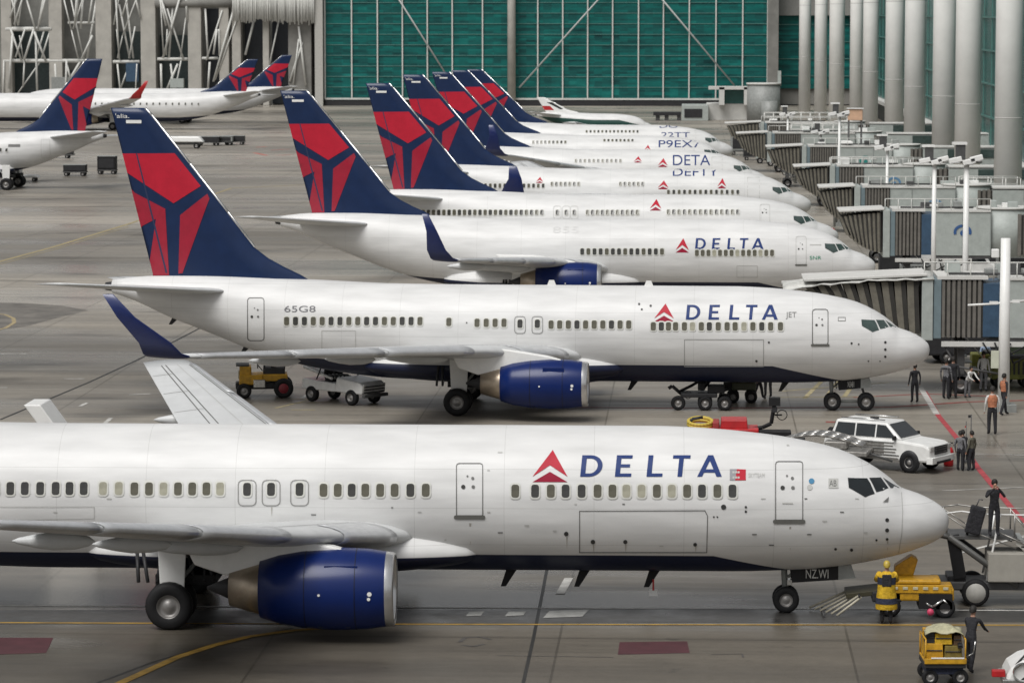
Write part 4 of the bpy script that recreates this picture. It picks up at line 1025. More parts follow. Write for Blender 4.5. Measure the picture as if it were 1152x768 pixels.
b = MB(); b.box(((k5(735)+k5(766))/2, 521, z5(128)), (k5(766)-k5(735), 3, .5), dark)
for a in (740, 750, 764): b.box((k5(a), 521, z5(134)), (.6, 2.5, z5(128)*1.6), dgrey)
SQ(b.build('canopy', sb))
dr = empty('round_drum', (kx(859, 505), 505, 0), 0, 'round grey concrete drum tower in front of the glass hall end', 'drum tower')
r = 18.5*505/F
b = MB(); b.tube((0, 0, 0), (0, 0, kz(95, 505)), r, grey, 40); b.tube((0, 0, kz(95, 505)), (0, 0, kz(95, 505)+.25), r+.12, concrete, 40); b.build('wall', dr)
b = MB(); b.tube((.8, -2.6, 0), (.8, -2.6, kz(113, 505)), 1.2, grey, 24); b.build('stair_turret', dr)
b = MB(); b.box((2.3, 0, kz(88, 505)), (.5, .5, 2.2), lgrey); b.build('flue', dr)

# ================================================================== JET BRIDGES
bel = mat('bellows_brown', (.15, .138, .11), .75, var=.3); bel2 = mat('bellows_dark', (.03, .028, .024), .8, var=.3)
corr = mat('corrugated_brown', (.14, .13, .115), .6, var=.25)
def corrugated(b, x0, x1, y0, y1, z0, z1, m, m2, pitch=.28):
    n = max(2, int((x1-x0)/pitch)); 
    for i in range(n):
        a = x0+(x1-x0)*i/n; w_ = (x1-x0)/n
        b.box((a+w_*.3, (y0+y1)/2, (z0+z1)/2), (w_*.6, y1-y0, z1-z0), m); b.box((a+w_*.8, (y0+y1)/2, (z0+z1)/2), (w_*.4, y1-y0-.12, z1-z0-.12), m2)
def bridge(lbl, xs_, Y, zb=2.6, h=2.45, segs=None, logo=None, canopy=False, end=27.5):
    """xs_: world x of the cab face; the tunnel runs to the concourse along +x"""
    r = empty('jet_bridge', (xs_, Y, 0), 0, lbl, 'jet bridge', 'jet bridges at the gates on the right')
    z1 = zb+h; W_ = 1.5
    c, fr, co, bl, g1, g2 = segs
    # cab with fan folded bellows
    b = MB(); n = 9; 
    for i in range(n):
        a = i/n; tilt = (.9 if canopy else .45)*(1-a); x = c*(.05+.95*a); zt_ = z1-.05-(1-a)**1.5*.25; zbm = zb+.15+(1-a)**2*1.0
        for m, o_, wv in ((bel, 0, .62), (bel2, .6, .42)):
            xx = x+o_*c/n; ww = c/n*wv
            b.add([(xx-tilt, -W_, zt_), (xx-tilt+ww, -W_, zt_), (xx+ww, -W_, zbm), (xx, -W_, zbm), (xx-tilt, W_, zt_), (xx-tilt+ww, W_, zt_), (xx+ww, W_, zbm), (xx, W_, zbm)],
                  [(0, 1, 2, 3), (7, 6, 5, 4), (0, 4, 5, 1), (1, 5, 6, 2), (2, 6, 7, 3), (3, 7, 4, 0)], m)
    b.build('bellows', r)
    b = MB(); b.box((c*.45, 0, z1+.1), (c*1.25, 2*W_+.3, .12), concrete, ry=-.05); 
    b.build('cab_roof', r, bevel=.03)
    if canopy:
        rs_ = random.Random(3); vs = []; nx, ny = 16, 8
        for i in range(nx+1):
            for j in range(ny+1):
                u, v = i/nx, j/ny; vs.append((-1.6+u*(c+2.2), -W_-.2+v*(2*W_+.4), z1+.05-.55*(1-u)**1.6+.16*math.sin(v*math.pi)+rs_.uniform(0, .20)*(1-u*.6)))
        fs = [(i*(ny+1)+j, (i+1)*(ny+1)+j, (i+1)*(ny+1)+j+1, i*(ny+1)+j+1) for i in range(nx) for j in range(ny)]
        o = meshobj('canopy_cover', vs, fs, [mat('canopy_white', (.55, .55, .52), .6, var=.3, scale=3)], r, True); m = o.modifiers.new('s', 'SOLIDIFY'); m.thickness = .06
    x = c
    b = MB(); b.box((x+fr*.35, 0, (zb+z1)/2), (fr*.5, 2*W_+.25, h+.25), lgrey); b.box((x+fr*.8, 0, (zb+z1)/2), (fr*.35, 2*W_+.1, h+.1), mat('frame_bluegrey', (.15, .2, .22), .5)); b.build('cab_frame', r, bevel=.03)
    x += fr
    b = MB(); corrugated(b, x, x+co, -W_, W_, zb, z1, corr, bel2, .2); b.build('corrugated_tunnel', r); b = MB(); b.box((x+co/2, 0, z1+.1), (co+.4, 2*W_+.1, .14), concrete); b.build('tunnel_roof', r)
    x += co
    b = MB(); b.box((x+bl/2, 0, (zb+z1)/2-.05), (bl, 2*W_-.06, h-.15), bluep); b.build('blue_panel', r, bevel=.02)
    x += bl
    b = MB(); b.box((x+g1/2, 0, (zb+z1)/2), (g1, 2*W_, h), lgrey)
    nn = max(2, int(g1/1.3))
    for i in range(nn+1): b.box((x+g1*i/nn, -W_-.015, (zb+z1)/2), (.05, .03, h-.05), mat('panel_joint', (.24, .26, .25), .5))
    b.box((x+g1/2, 0, z1+.06), (g1, 2*W_+.12, .1), concrete); b.box((x+g1/2, 0, zb-.1), (g1, 2*W_-.1, .18), dgrey)
    t_ = b.build('fixed_tunnel', r)
    if logo:
        lm, lx = logo; bb = MB(); cx = x+lx; cz = (zb+z1)/2+.1
        for i in range(14):
            a0, a1 = R(-20+220*i/14), R(-20+220*(i+1)/14)
            ro, ri = .52, .36
            bb.add([(cx+ro*math.cos(a0), -W_-.03, cz+ro*math.sin(a0)*.85), (cx+ro*math.cos(a1), -W_-.03, cz+ro*math.sin(a1)*.85), (cx+ri*math.cos(a1), -W_-.03, cz+ri*math.sin(a1)*.8), (cx+ri*math.cos(a0), -W_-.03, cz+ri*math.sin(a0)*.8)], [(0, 1, 2, 3)], lm)
        bb.lathe([(0, .001), (0, .17)], lm, (cx+.02, -W_-.035, cz-.05), 'Y', 12); bb.build('gate_emblem', t_)
    x += g1
    b = MB(); b.tube((x+g2*.35, 0, zb-.1), (x+g2*.35, 0, z1+.15), W_+.05, lgrey, 28); b.tube((x+g2*.35, 0, z1+.15), (x+g2*.35, 0, z1+.25), W_+.12, concrete, 28)
    b.build('rotunda', r)
    b = MB(); corrugated(b, x+g2*.6, x+g2, -W_+.05, W_-.05, zb, z1-.1, corr, bel2, .3); b.build('corrugated_tunnel', r)
    x += g2; rem = end-(xs_+x)
    if rem > .3: b = MB(); b.box((x+rem/2, 0, (zb+z1)/2-.05), (rem, 2*W_-.1, h-.1), lgrey); b.box((x+rem/2, -W_, z1-.5), (rem*.5, .04, .7), glassg); b.box((x+rem/2, 0, z1+.03), (rem, 2*W_, .1), concrete); b.build('link_tunnel', r)
    rr_ = random.Random(int(Y))
    for i in range(7):
        xx = c+fr+rr_.uniform(0, co+bl+g1+2); w2 = rr_.uniform(.3, .9); hh = rr_.uniform(.2, .55)
        b = MB(); b.box((xx, rr_.uniform(-.8, .8), z1+.17+hh/2), (w2, rr_.uniform(.4, .9), hh), rr_.choice((lgrey, fwhite, grey, dgrey))); b.build('roof_unit', r, bevel=.03)
    b = MB(); ya = -W_+.12; b.path([(c+.2, ya, z1+.75), (c+fr+co+bl+g1, ya, z1+.75)], .03, strutm)
    for i in range(9): xx = c+.2+(fr+co+bl+g1-.2)*i/8; b.tube((xx, ya, z1), (xx, ya, z1+.75), .025, strutm, 6)
    b.path([(c+fr+.3, ya+.3, z1+.25), (c+fr+co+bl+g1*.7, ya+.3, z1+.25)], .06, dgrey); b.build('roof_rail', r)
    b = MB()
    for q in range(3): b.path([(c+fr+co+q*.5, -W_-.06, zb-.2), (c+fr+co+q*.5+.3, -W_-.05, zb-.7-.2*q), (c+fr+co+1.2+q*.8, -W_-.05, zb-.25)], .04, black)
    b.build('hanging_hose', r)
    # supports
    def sup(xx, name='support_column'):
        b = MB(); b.tube((xx, 0, 0), (xx, 0, zb), .28, grey, 14); b.box((xx, 0, .12), (1.1, 1.1, .24), dgrey); b.build(name, r)
    sup(c+fr+co+bl+g1+g2*.35)
    bx = c+fr+co*.5
    b = MB(); b.box((bx, 0, zb-.35), (.5, 2.8, .3), dgrey); b.box((bx, -.9, 1.3), (.3, .3, 2.1), dgrey); b.box((bx, .9, 1.3), (.3, .3, 2.1), dgrey); b.box((bx, 0, .6), (.7, 2.3, .35), dgrey); b.build('drive_bogie', r, bevel=.02)
    for q in (-1.0, 1.0): w_ = MB(); w_.wheel((0, 0, 0), .42, .3, n=18); w_.build('wheel', r, loc=(bx, q, .42))
    b = MB(); b.box((c+fr+2.2, -W_+.1, zb-.28), (4.4, .16, .22), concrete); b.path([(c+1.0, -W_+.2, zb-.2), (c+1.6, -W_+.1, 1.2), (c+3.4, -W_+.1, .9)], .05, dgrey); b.build('underframe', r)
    # service stair with rail
    b = MB(); sx = c+fr+.2
    for i in range(9): b.box((sx+1.9-i*.22, W_+.6, .25+i*.27), (.28, .8, .04), grey)
    b.path([(sx+2.0, W_+.2, 1.1), (sx, W_+.2, 3.4)], .025, fwhite); b.build('service_stair', r)
    return r
def X_(px, Y): return yp(px, 300, Y).x
gate = [
 (922, 147.5, 2.45, 2.45, (4.2, .95, 1.75, .85, 4.5, 2.4), None, True, 'nearest jet bridge with a crumpled white canopy and dark blue panel'),
 (949, 199.5, 2.3, 2.5, (2.1, .8, 1.5, .75, 3.2, 2.6), (logoblue, 1.6), False, 'jet bridge with a dark blue round emblem behind the nearest bridge'),
 (925, 224.5, 2.4, 2.5, (1.9, .8, 1.6, .01, 4.2, 2.4), (mat('emblem_blue', (.10, .22, .36), .5), 2.9), False, 'jet bridge with a bright blue arc emblem, third gate from the front'),
 (897, 255, 2.4, 2.5, (2.2, .8, 1.8, .01, 3.6, 2.6), (mat('emblem_blue', (.10, .22, .36), .5), 2.2), False, 'jet bridge with a paler blue arc emblem, fourth gate from the front'),
 (866, 290, 2.5, 2.5, (2.5, .8, 2.2, .01, 4.6, 2.6), (teal, 2.4), False, 'jet bridge with a small teal emblem, fifth gate from the front'),
 (832, 322, 2.5, 2.5, (2.4, .8, 2.4, .01, 5, 3), None, False, 'plain jet bridge at the sixth gate, before the farthest one'),
 (820, 352, 2.5, 2.5, (3, .8, 2.4, .01, 5, 3), None, False, 'farthest jet bridge, near the round drum')]
for px, Y, zb, h, sg, lg, cn, lb in gate: bridge(lb, X_(px, Y), Y, zb, h, sg, lg, cn)

# ================================================================== PEOPLE
def person(px, py, h, face, label, top, legs, pose='stand', hair=hairm, vest=None, coat=None, helmet=None, stripes=None, z=0., group=None, bag=None):
    """px,py: photo position of the feet; face: degrees, 0 looks at the camera, 180 away, 90 to the right"""
    g_ = gp(px, py, z); k = h/1.75
    V = []; E = []; RAD = []; TG = []
    def add(p, r, t, par=None):
        V.append(Vector(p)); RAD.append(r if isinstance(r, tuple) else (r, r)); TG.append(t)
        if par is not None: E.append((par, len(V)-1))
        return len(V)-1
    lean = {'bend': .35, 'push': .15}.get(pose, 0.); st = {'walk': .22, 'push': .18}.get(pose, .03)
    pel = add((0, 0, .95), (.145, .115), 'leg')
    w1 = add((0, -.02-lean*.3, 1.10), (.135, .10), 'top', pel); ch = add((0, -lean*.8, 1.33), (.165, .115), 'top', w1)
    sh = add((0, -lean, 1.44), (.12, .09), 'top', ch); nk = add((0, -lean-.01, 1.52), .052, 'skin', sh)
    hd = add((0, -lean-.035, 1.60), (.072, .085), 'skin', nk); cr = add((0, -lean-.02, 1.69), (.072, .082), 'skin', hd)
    add((0, -lean-.125, 1.60), .016, 'skin', hd)
    for sd in (-1, 1):
        hp = add((sd*.10, 0, .90), (.098, .10), 'leg', pel); fy = -sd*st
        kn = add((sd*.11, fy*.5-.03, .50), .075, 'leg', hp); an = add((sd*.115, fy+.02, .10), .060, 'leg', kn)
        toe = add((sd*.125, fy-.13, .05), (.05, .045), 'shoe', an)
        s1 = add((sd*.19, -lean, 1.42), .062, 'top', ch)
        if pose == 'arms_up': el_, wr = (sd*.30, -.14, 1.24), (sd*.09, -.24, 1.50)
        elif pose == 'reach': el_, wr = (sd*.27, -.22-lean, 1.22), (sd*.22, -.50-lean, 1.20)
        elif pose in ('push', 'bend'): el_, wr = (sd*.25, -.20-lean, 1.16), (sd*.20, -.46-lean, 1.06)
        elif pose == 'point' and sd > 0: el_, wr = (sd*.45, -.05, 1.45), (sd*.68, -.1, 1.62)
        else: el_, wr = (sd*.255, .02-fy*.0, 1.15), (sd*.265, -.06+fy*.5, .90)
        e1 = add(el_, .044, 'top', s1); w_ = add(wr, .031, 'top', e1)
        d = (Vector(wr)-Vector(el_)).normalized(); pm = Vector(wr)+d*.075; p_ = add(pm, (.034, .018), 'skin', w_)
        sidev = Vector((0, 1, 0)) if abs(d.y) < .7 else Vector((1, 0, 0)); dn = d.cross(sidev).normalized()
        for fi, (o_, ln) in enumerate(((-.027, .055), (-.009, .065), (.009, .06), (.026, .048))):
            a = add(pm+sidev*o_+d*.02+d*ln*.5, .009, 'skin', p_); add(pm+sidev*o_*1.1+d*(.02+ln)+dn*.012*sd, .008, 'skin', a)
        add(pm-sidev*.05-d*.01, .010, 'skin', p_)
    me = bpy.data.meshes.new('sk'); me.from_pydata([tuple(v) for v in V], E, []); o = bpy.data.objects.new('sk', me); COL.objects.link(o)
    m = o.modifiers.new('k', 'SKIN'); m.use_smooth_shade = True
    for i, r in enumerate(RAD): me.skin_vertices[0].data[i].radius = r
    me.skin_vertices[0].data[0].use_root = True
    m = o.modifiers.new('s', 'SUBSURF'); m.levels = 1; m.render_levels = 1
    bpy.context.view_layer.update()
    nm = bpy.data.meshes.new_from_object(o.evaluated_get(bpy.context.evaluated_depsgraph_get())); bpy.data.objects.remove(o)
    b = bpy.data.objects.new('person', nm); COL.objects.link(b)
    nm.materials.clear()
    for mm in (top, legs, skin, cblack): nm.materials.append(mm)
    ix = {'top': 0, 'leg': 1, 'skin': 2, 'shoe': 3}
    A = np.array([V[a] for a, _ in E]); B = np.array([V[c] for _, c in E]); D = B-A; LL = (D*D).sum(1)
    for p in nm.polygons:
        c = np.array(p.center); tt = np.clip(((c-A)*D).sum(1)/LL, 0, 1); q = A+D*tt[:, None]; i = int(((c-q)**2).sum(1).argmin())
        tg_ = TG[E[i][1]] if tt[i] > .35 else TG[E[i][0]]
        if TG[E[i][1]] == 'skin' and TG[E[i][0]] == 'top' and tt[i] < .8: tg_ = 'top'
        if c[2] < .075: tg_ = 'shoe'
        if stripes and tg_ == 'top' and (1.18 < c[2] < 1.23 or 1.30 < c[2] < 1.35): nm.materials.append(stripes) if len(nm.materials) < 5 else None; p.material_index = 4; continue
        p.material_index = ix[tg_]; p.use_smooth = True
    b['category'] = 'person'; b.location = (g_.x, g_.y, z); b.rotation_euler = (0, 0, R(face)); b.scale = (k, k, k)
    tag(b, label, 'person', group)
    def shell(name, prof, mt, oy=0, sx=1., sy=.72, extra=None):
        q = MB(); n = 20; vs = []
        for z_, r_, dy in prof:
            for i in range(n): a = 2*math.pi*i/n; vs.append((r_*sx*math.cos(a), dy+r_*sy*math.sin(a), z_))
        q.add(vs, [(j*n+i, j*n+(i+1) % n, (j+1)*n+(i+1) % n, (j+1)*n+i) for j in range(len(prof)-1) for i in range(n)], mt, True)
        return q
    q = shell('hair', [(1.60, .055, -lean+.05), (1.62, .090, -lean+.015), (1.68, .099, -lean), (1.74, .088, -lean-.01), (1.785, .05, -lean-.01), (1.795, .002, -lean-.01)], helmet or hair, sy=1.05)
    q.build('helmet' if helmet else 'hair', b)
    if vest:
        q = shell('v', [(1.02, .165, -lean*.2), (1.10, .17, -.02-lean*.3), (1.33, .20, -lean*.8), (1.43, .17, -lean), (1.47, .10, -lean)], vest, sy=.80); q.build('safety_vest', b)
    if coat:
        q = shell('c', [(.44, .295, 0), (.48, .305, 0), (.75, .285, 0), (.95, .255, 0), (1.15, .245, -lean*.4), (1.35, .225, -lean*.8), (1.45, .16, -lean), (1.50, .08, -lean)], coat, sy=.85); c_ = q.build('coat', b)
        for z0, z1, r_ in ((.60, .76, .308), (1.14, 1.34, .262)):
            q = shell('s', [(z0, r_ if z0 < 1 else r_-.008, 0 if z0 < 1 else -lean*.5), (z1, r_-.02 if z0 < 1 else r_-.008, 0 if z0 < 1 else -lean*.8)], cnavy, sy=.86); q.build('coat_band', b)
        q = MB(); q.box((0, .195, 1.26), (.26, .05, .34), cblack); q.build('back_panel', b, bevel=.03)
        for sd in (-1, 1):
            q = MB(); q.tube((sd*.2, -lean, 1.42), (sd*.27, -.22-lean, 1.22), .085, coat, 12); q.tube((sd*.27, -.22-lean, 1.22), (sd*.22, -.46-lean, 1.20), .075, coat, 12); q.build('sleeve', b)
    return b
yh = mat('helmet_yellow', (.45, .33, .05), .4)
person(1029, 453, 1.62, 200, 'person in black standing beside the nose wheel of the second airliner', cblack, cblack)
person(1064, 449, 1.70, 150, 'person in a grey and black striped top and dark trousers facing away', cgrey, cblack, stripes=cblack)
person(1072, 448, 1.75, 170, 'person in dark clothes close beside the striped one', cblack, cblack)
person(1088, 447, 1.35, 30, 'small person in a pale jacket near the bridge wheels', cwhite, cgrey, 'bend')
person(1106, 440, 1.70, 20, 'person in a bulky white jacket in front of the dark van', cwhite, cgrey)
person(1108, 425, 1.70, 200, 'person in a pale blue shirt behind the white jacketed one', mat('cloth_paleblue', (.28, .36, .5), .85, scale=10), cnavy)
person(1116, 489, 1.86, 185, 'person with an orange vest and black trousers seen from behind on open apron', cwhite, cblack, vest=orange)
person(1129, 467, 1.68, 120, 'person in dark clothes with an orange vest striding beside the dark post', cblack, cblack, 'walk', vest=orange)
for i, (px, fc, cl) in enumerate(((1080, 150, cgrey), (1086.5, 200, cblack), (1093, 230, mat('cloth_drab', (.10, .095, .07), .85, scale=10)))):
    person(px, 529.5, 1.42, fc, ('person in grey, left one of the three beside the red line', 'person in black, middle one of the three beside the red line', 'person in drab jacket, right one of the three beside the red line')[i], cl, cblack, ('stand', 'bend', 'stand')[i], group='three people waiting beside the red line')
person(853, 449, 1.7, 90, 'person in black under the belly of the second airliner, left one of two', cblack, cblack, 'walk')
person(864, 447, 1.7, 200, 'person in black under the belly of the second airliner, right one of two', cblack, cblack)
person(1069, 314, 1.75, 180, 'person in bright yellow jacket behind the nearest bridge roof', yelb, cblack, vest=yelb)
person(1059, 320, 1.6, 60, 'person in white shirt behind the nearest bridge roof', cwhite, cgrey)
person(1044, 320, 1.05, 20, 'crouching worker in a pink helmet behind the nearest bridge roof', cgrey, cblack, 'bend', helmet=pink)
person(997, 702, 1.68, 178, 'worker in a yellow coat with dark bands and helmet facing the belt loader', yelb, cblack, 'reach', coat=yelb, helmet=yh)
person(1091, 756, 1.62, 150, 'person in black holding the yellow luggage cart', cblack, cblack, 'push')
ZP = 1.95
person(1118, 603, 1.55, 10, 'person in black on the mobile stairs with both hands raised to the face', cblack, cblack, 'arms_up', z=ZP)

# ================================================================== VEHICLES
def veh(name, px, py, face, label, cat, group=None):
    g_ = gp(px, py); return empty(name, (g_.x, g_.y, 0), R(face), label, cat, group)   # local +x is the front
def wheels(r, P, rad, wd, name='wheel'):
    for x, y in P: w_ = MB(); w_.wheel((0, 0, 0), rad, wd); w_.build(name, r, loc=(x, y, rad))
# --- white sport utility car by the first nose
suv = veh('utility_car', 998, 526, -30, 'white off-road car with silver reflection bars on its sides and a roof, front turned to the right', 'car'); suv.scale = (.87, .92, .95)
b = MB(); b.prism([(-2.4, .42), (2.3, .42), (2.42, .62), (2.40, .98), (2.15, 1.10), (1.0, 1.20), (.9, 1.22), (-2.38, 1.20), (-2.46, .9)], -.95, .95, white); b.build('body', suv, bevel=.09)
b = MB(); 
gh = [(-2.15, 1.19), (1.12, 1.19), (.35, 1.80), (-1.95, 1.82)]
vs = [(x, -.90 if z < 1.5 else -.74, z) for x, z in gh]+[(x, .90 if z < 1.5 else .74, z) for x, z in gh]
b.add(vs, [(0, 1, 2, 3), (7, 6, 5, 4), (0, 4, 5, 1), (1, 5, 6, 2), (2, 6, 7, 3), (3, 7, 4, 0)], white); b.build('cabin', suv, bevel=.06)
def quad_on(r, name, pts, m, th=.012):
    b = MB(); a = [Vector(p) for p in pts]; n = (a[1]-a[0]).cross(a[2]-a[0]).normalized()
    k = len(a); b.add([p for p in a]+[p+n*th for p in a], [tuple(range(k))[::-1], tuple(range(k, 2*k))]+[(i, (i+1) % k, k+(i+1) % k, k+i) for i in range(k)], m); return b.build(name, r)
def yg(z, s_): return s_*(.905-(z-1.19)/.62*.16)
for sd in (-1, 1):
    for P in (((-1.98, 1.26), (-1.05, 1.26), (-1.05, 1.72), (-1.85, 1.72)), ((-.98, 1.26), (-.12, 1.26), (-.12, 1.72), (-.98, 1.72)), ((-.05, 1.26), (.86, 1.26), (.34, 1.70), (-.05, 1.72))):
        pts = [(x, yg(z, sd), z) for x, z in P]; pts = pts if sd < 0 else pts[::-1]; quad_on(suv, 'side_window', pts, glassd)
quad_on(suv, 'windscreen', [(1.03, -.78, 1.27), (1.03, .78, 1.27), (.44, .66, 1.74), (.44, -.66, 1.74)], glassd, .02)
quad_on(suv, 'rear_window', [(-2.15, .72, 1.3), (-2.15, -.72, 1.3), (-2.0, -.66, 1.72), (-2.0, .66, 1.72)], glassd, .03)
for i in range(6): b = MB(); b.box((-.45+.1*(i % 2), -.965, .52+i*.115), (2.9-.12*i, .03, .045), chrome if i % 2 else silver); b.build('reflection_bar', suv, bevel=.01)  # silver bars built in place of reflections along the doors
b = MB(); b.box((-1.1, -.955, .85), (1.9, .02, .55), silver); b.box((.1, -.955, .85), (.5, .02, .5), silver); b.build('reflection_panel', suv)  # silver sheets behind the bars, door reflections put into the colour
b = MB(); b.box((2.43, 0, .86), (.06, 1.05, .30), dark); 
for i in range(3): b.box((2.47, 0, .78+i*.09), (.02, 1.0, .02), chrome)
b.build('grille', suv)
for y in (-.72, .72): b = MB(); b.box((2.36, y, .92), (.14, .36, .2), mat('lamp_glass', (.5, .5, .48), .15, coat=.5)); b.build('headlight', suv, bevel=.03)
b = MB(); b.box((2.42, 0, .5), (.28, 1.92, .24), white); b.box((2.57, 0, .42), (.03, 1.2, .1), dark); b.build('bumper', suv, bevel=.04)
for y in (-1.02, 1.02): b = MB(); b.box((.85, y, 1.28), (.12, .2, .16), black); b.build('mirror', suv, bevel=.03)
for y in (-.6, .6): b = MB(); b.tube((-1.8, y, 1.88), (.2, y, 1.88), .025, chrome); b.build('roof_rail', suv)
b = MB(); b.box((-.6, 0, 1.86), (.3, .2, .08), dark); b.build('roof_lamp', suv)
for x in (-1.5, 1.5):
    for y in (-.96, .96): b = MB(); b.lathe([(-.02, .001), (-.02, .44), (.02, .44)], dark, (x, y*.975, .42), 'Y', 24); b.build('wheel_arch', suv)
wheels(suv, ((-1.5, -.86), (1.5, -.86), (-1.5, .86), (1.5, .86)), .40, .26)
b = MB(); b.lathe([(-.1, .001), (-.1, .34), (.1, .34), (.1, .001)], black, (-2.6, .1, 1.05), 'X', 20); b.build('spare_wheel', suv)

# --- silver flat trailer with bars, half hidden by the first nose
tr = veh('equipment_trailer', 922, 530, -12, 'silver trailer loaded with curved rails behind the nearest nose', 'trailer')
b = MB(); b.box((0, 0, .75), (3.6, 1.5, .16), silver); b.build('deck', tr, bevel=.02)
for i in range(5):
    b = MB(); y = -.6+.3*i; pts = [(-1.6+j*.4, y+.05*math.sin(j+i), .95+.42*math.sin(math.pi*(j+.3)/8.6)) for j in range(9)]; b.path(pts, .045, chrome if i % 2 else silver, 8); b.build('rail', tr)
b = MB(); b.box((-.9, 0, 1.0), (.6, .9, .3), dgrey); b.build('crate', tr, bevel=.03); b = MB(); b.box((.6, .1, .98), (.8, .7, .26), silver); b.build('crate', tr, bevel=.03)
wheels(tr, ((-1.1, -.7), (1.1, -.7), (-1.1, .7), (1.1, .7)), .3, .2)
b = MB(); b.tube((1.8, 0, .7), (2.6, 0, .45), .04, dgrey); b.build('tow_bar', tr)

# --- yellow tractor
tk = veh('tractor', 297, 446, 8, 'yellow airport tractor with a black cab and large dark wheels', 'tractor')
b = MB(); b.box((-.55, 0, .78), (1.0, 1.25, .42), yel); b.box((-.78, 0, 1.12), (.5, 1.1, .42), yel); b.box((.35, 0, .86), (1.3, 1.1, .30), yel); b.box((-.1, 0, .5), (2.2, .8, .28), dark); b.build('body', tk, bevel=.05)
b = MB(); b.box((.42, 0, 1.12), (.9, 1.0, .3), dark); b.box((.4, 0, 1.32), (.2, .5, .3), black); b.build('seat', tk, bevel=.05)
b = MB()
for x in (.0, .85):
    for y in (-.48, .48): b.tube((x, y, 1.0), (x+.05, y*.9, 1.62), .03, black)
b.box((.45, 0, 1.64), (1.05, 1.05, .06), dark); b.build('cab_frame', tk, bevel=.02)
b = MB(); b.tube((-.05, 0, 1.1), (-.25, 0, 1.35), .02, black); b.lathe([(0, .15), (.02, .17), (.04, .15)], black, (-.28, 0, 1.36), 'X', 16); b.build('steering_wheel', tk)
b = MB(); b.box((-.9, 0, 1.38), (.55, .9, .08), dgrey); b.box((-1.06, 0, .95), (.05, .9, .3), mat('pale_lamp', (.45, .42, .3), .4)); b.build('bonnet_rack', tk, bevel=.02)
b = MB(); b.box((-.2, -.62, .62), (.5, .1, .35), chrome); b.build('fuel_tank', tk, bevel=.03)
for x, y, r_ in ((.82, -.62, .42), (.82, .62, .42), (-.85, -.6, .32), (-.85, .6, .32)): w_ = MB(); w_.wheel((0, 0, 0), r_, .28); w_.build('wheel', tk, loc=(x, y, r_))
b = MB(); b.lathe([(-.15, .001), (-.15, .2), (-.12, .22)], mat('hub_red', (.22, .02, .03), .5), (.82, -.62, .42), 'Y', 16); b.build('hub_cap', tk)

# --- white open utility buggy
bg_ = veh('utility_buggy', 386, 452, -38, 'white open utility truck with a rack of grey tubes on its back', 'truck')
b = MB(); b.prism([(.2, .5), (1.75, .48), (1.8, .8), (1.6, .98), (.3, 1.12)], -.72, .72, white); b.build('bonnet', bg_, bevel=.07)
b = MB(); b.prism([(-1.7, .5), (.25, .5), (.25, .85), (-1.7, .95)], -.72, .72, white); b.build('load_bed', bg_, bevel=.05)
for i in range(6): b = MB(); y = -.55+i*.22; b.tube((-1.75, y, 1.42-.04*i), (-.1, y, 1.02), .06, [white, silver, chrome][i % 3], 10); b.build('tube', bg_)
b = MB()
for y in (-.66, .66): b.path([(.3, y, 1.0), (.0, y, 1.5), (-.6, y, 1.52), (-.9, y, .95)], .03, dark)
b.tube((0, -.66, 1.5), (0, .66, 1.5), .03, dark); b.build('roll_bar', bg_)
b = MB(); b.box((-.35, 0, .98), (.4, 1.1, .3), black); b.box((-.55, 0, 1.2), (.1, 1.1, .35), black); b.build('seat', bg_, bevel=.05)
b = MB()
for i in range(3): b.box((1.80, 0, .55+i*.12), (.06, 1.2, .05), dark)
b.build('grille', bg_)
for y in (-.55, .55): b = MB(); b.box((1.79, y, .84), (.06, .22, .12), mat('lamp_glass', (.5, .5, .48), .15)); b.build('headlight', bg_, bevel=.02)
b = MB(); b.box((1.85, 0, .42), (.16, 1.45, .14), dgrey); b.build('bumper', bg_, bevel=.03)
wheels(bg_, ((1.15, -.66), (1.15, .66), (-1.15, -.66), (-1.15, .66)), .33, .24)

# --- black dolly under the second airliner
dl = veh('tow_dolly', 789, 460, 0, 'black wheeled dolly with a raised tow arm under the second airliner', 'dolly')
b = MB(); b.box((-.1, 0, .62), (1.5, 1.1, .18), dark); b.box((.6, 0, .85), (.7, .9, .3), black); b.box((0, 0, .95), (.3, .6, .3), black); b.build('chassis', dl, bevel=.04)
b = MB(); b.path([(-.8, 0, .6), (-1.2, 0, .95), (-1.35, 0, .85)], .07, dark, 8); b.path([(-.9, .2, .7), (-.4, .2, .95), (-.1, .1, 1.15)], .06, black, 8); b.build('tow_arm', dl)
b = MB(); b.lathe([(-.02, .14), (.0, .17), (.02, .14)], dark, (-.55, -.3, .62), 'Y', 16); b.lathe([(-.02, .14), (.0, .17), (.02, .14)], dark, (.05, -.4, 1.18), 'Y', 16); b.build('hose_ring', dl)
b = MB(); b.box((.05, 0, 1.22), (.2, .3, .14), chrome); b.build('lamp', dl, bevel=.03)
wheels(dl, ((-.95, -.45), (.15, -.5), (.95, -.5), (.15, .5), (.95, .5)), .30, .22)
# --- yellow cart under the second airliner
yc = veh('service_cart', 834, 452, 0, 'yellow topped service cart between the black dolly and two people', 'cart')
b = MB(); b.box((0, 0, 1.05), (1.15, .9, .35), yel, top=.85); b.box((.1, 0, .7), (1.0, .8, .35), mat('olive_panel', (.09, .10, .06), .5)); b.build('body', yc, bevel=.06)
b = MB(); b.path([(-.5, -.4, .6), (-.8, -.4, .5), (-.9, -.2, .3)], .06, dark); b.box((-.55, 0, .7), (.4, .5, .3), dark); b.build('hitch', yc)
wheels(yc, ((-.35, -.4), (.4, -.4), (-.35, .4), (.4, .4)), .26, .2)

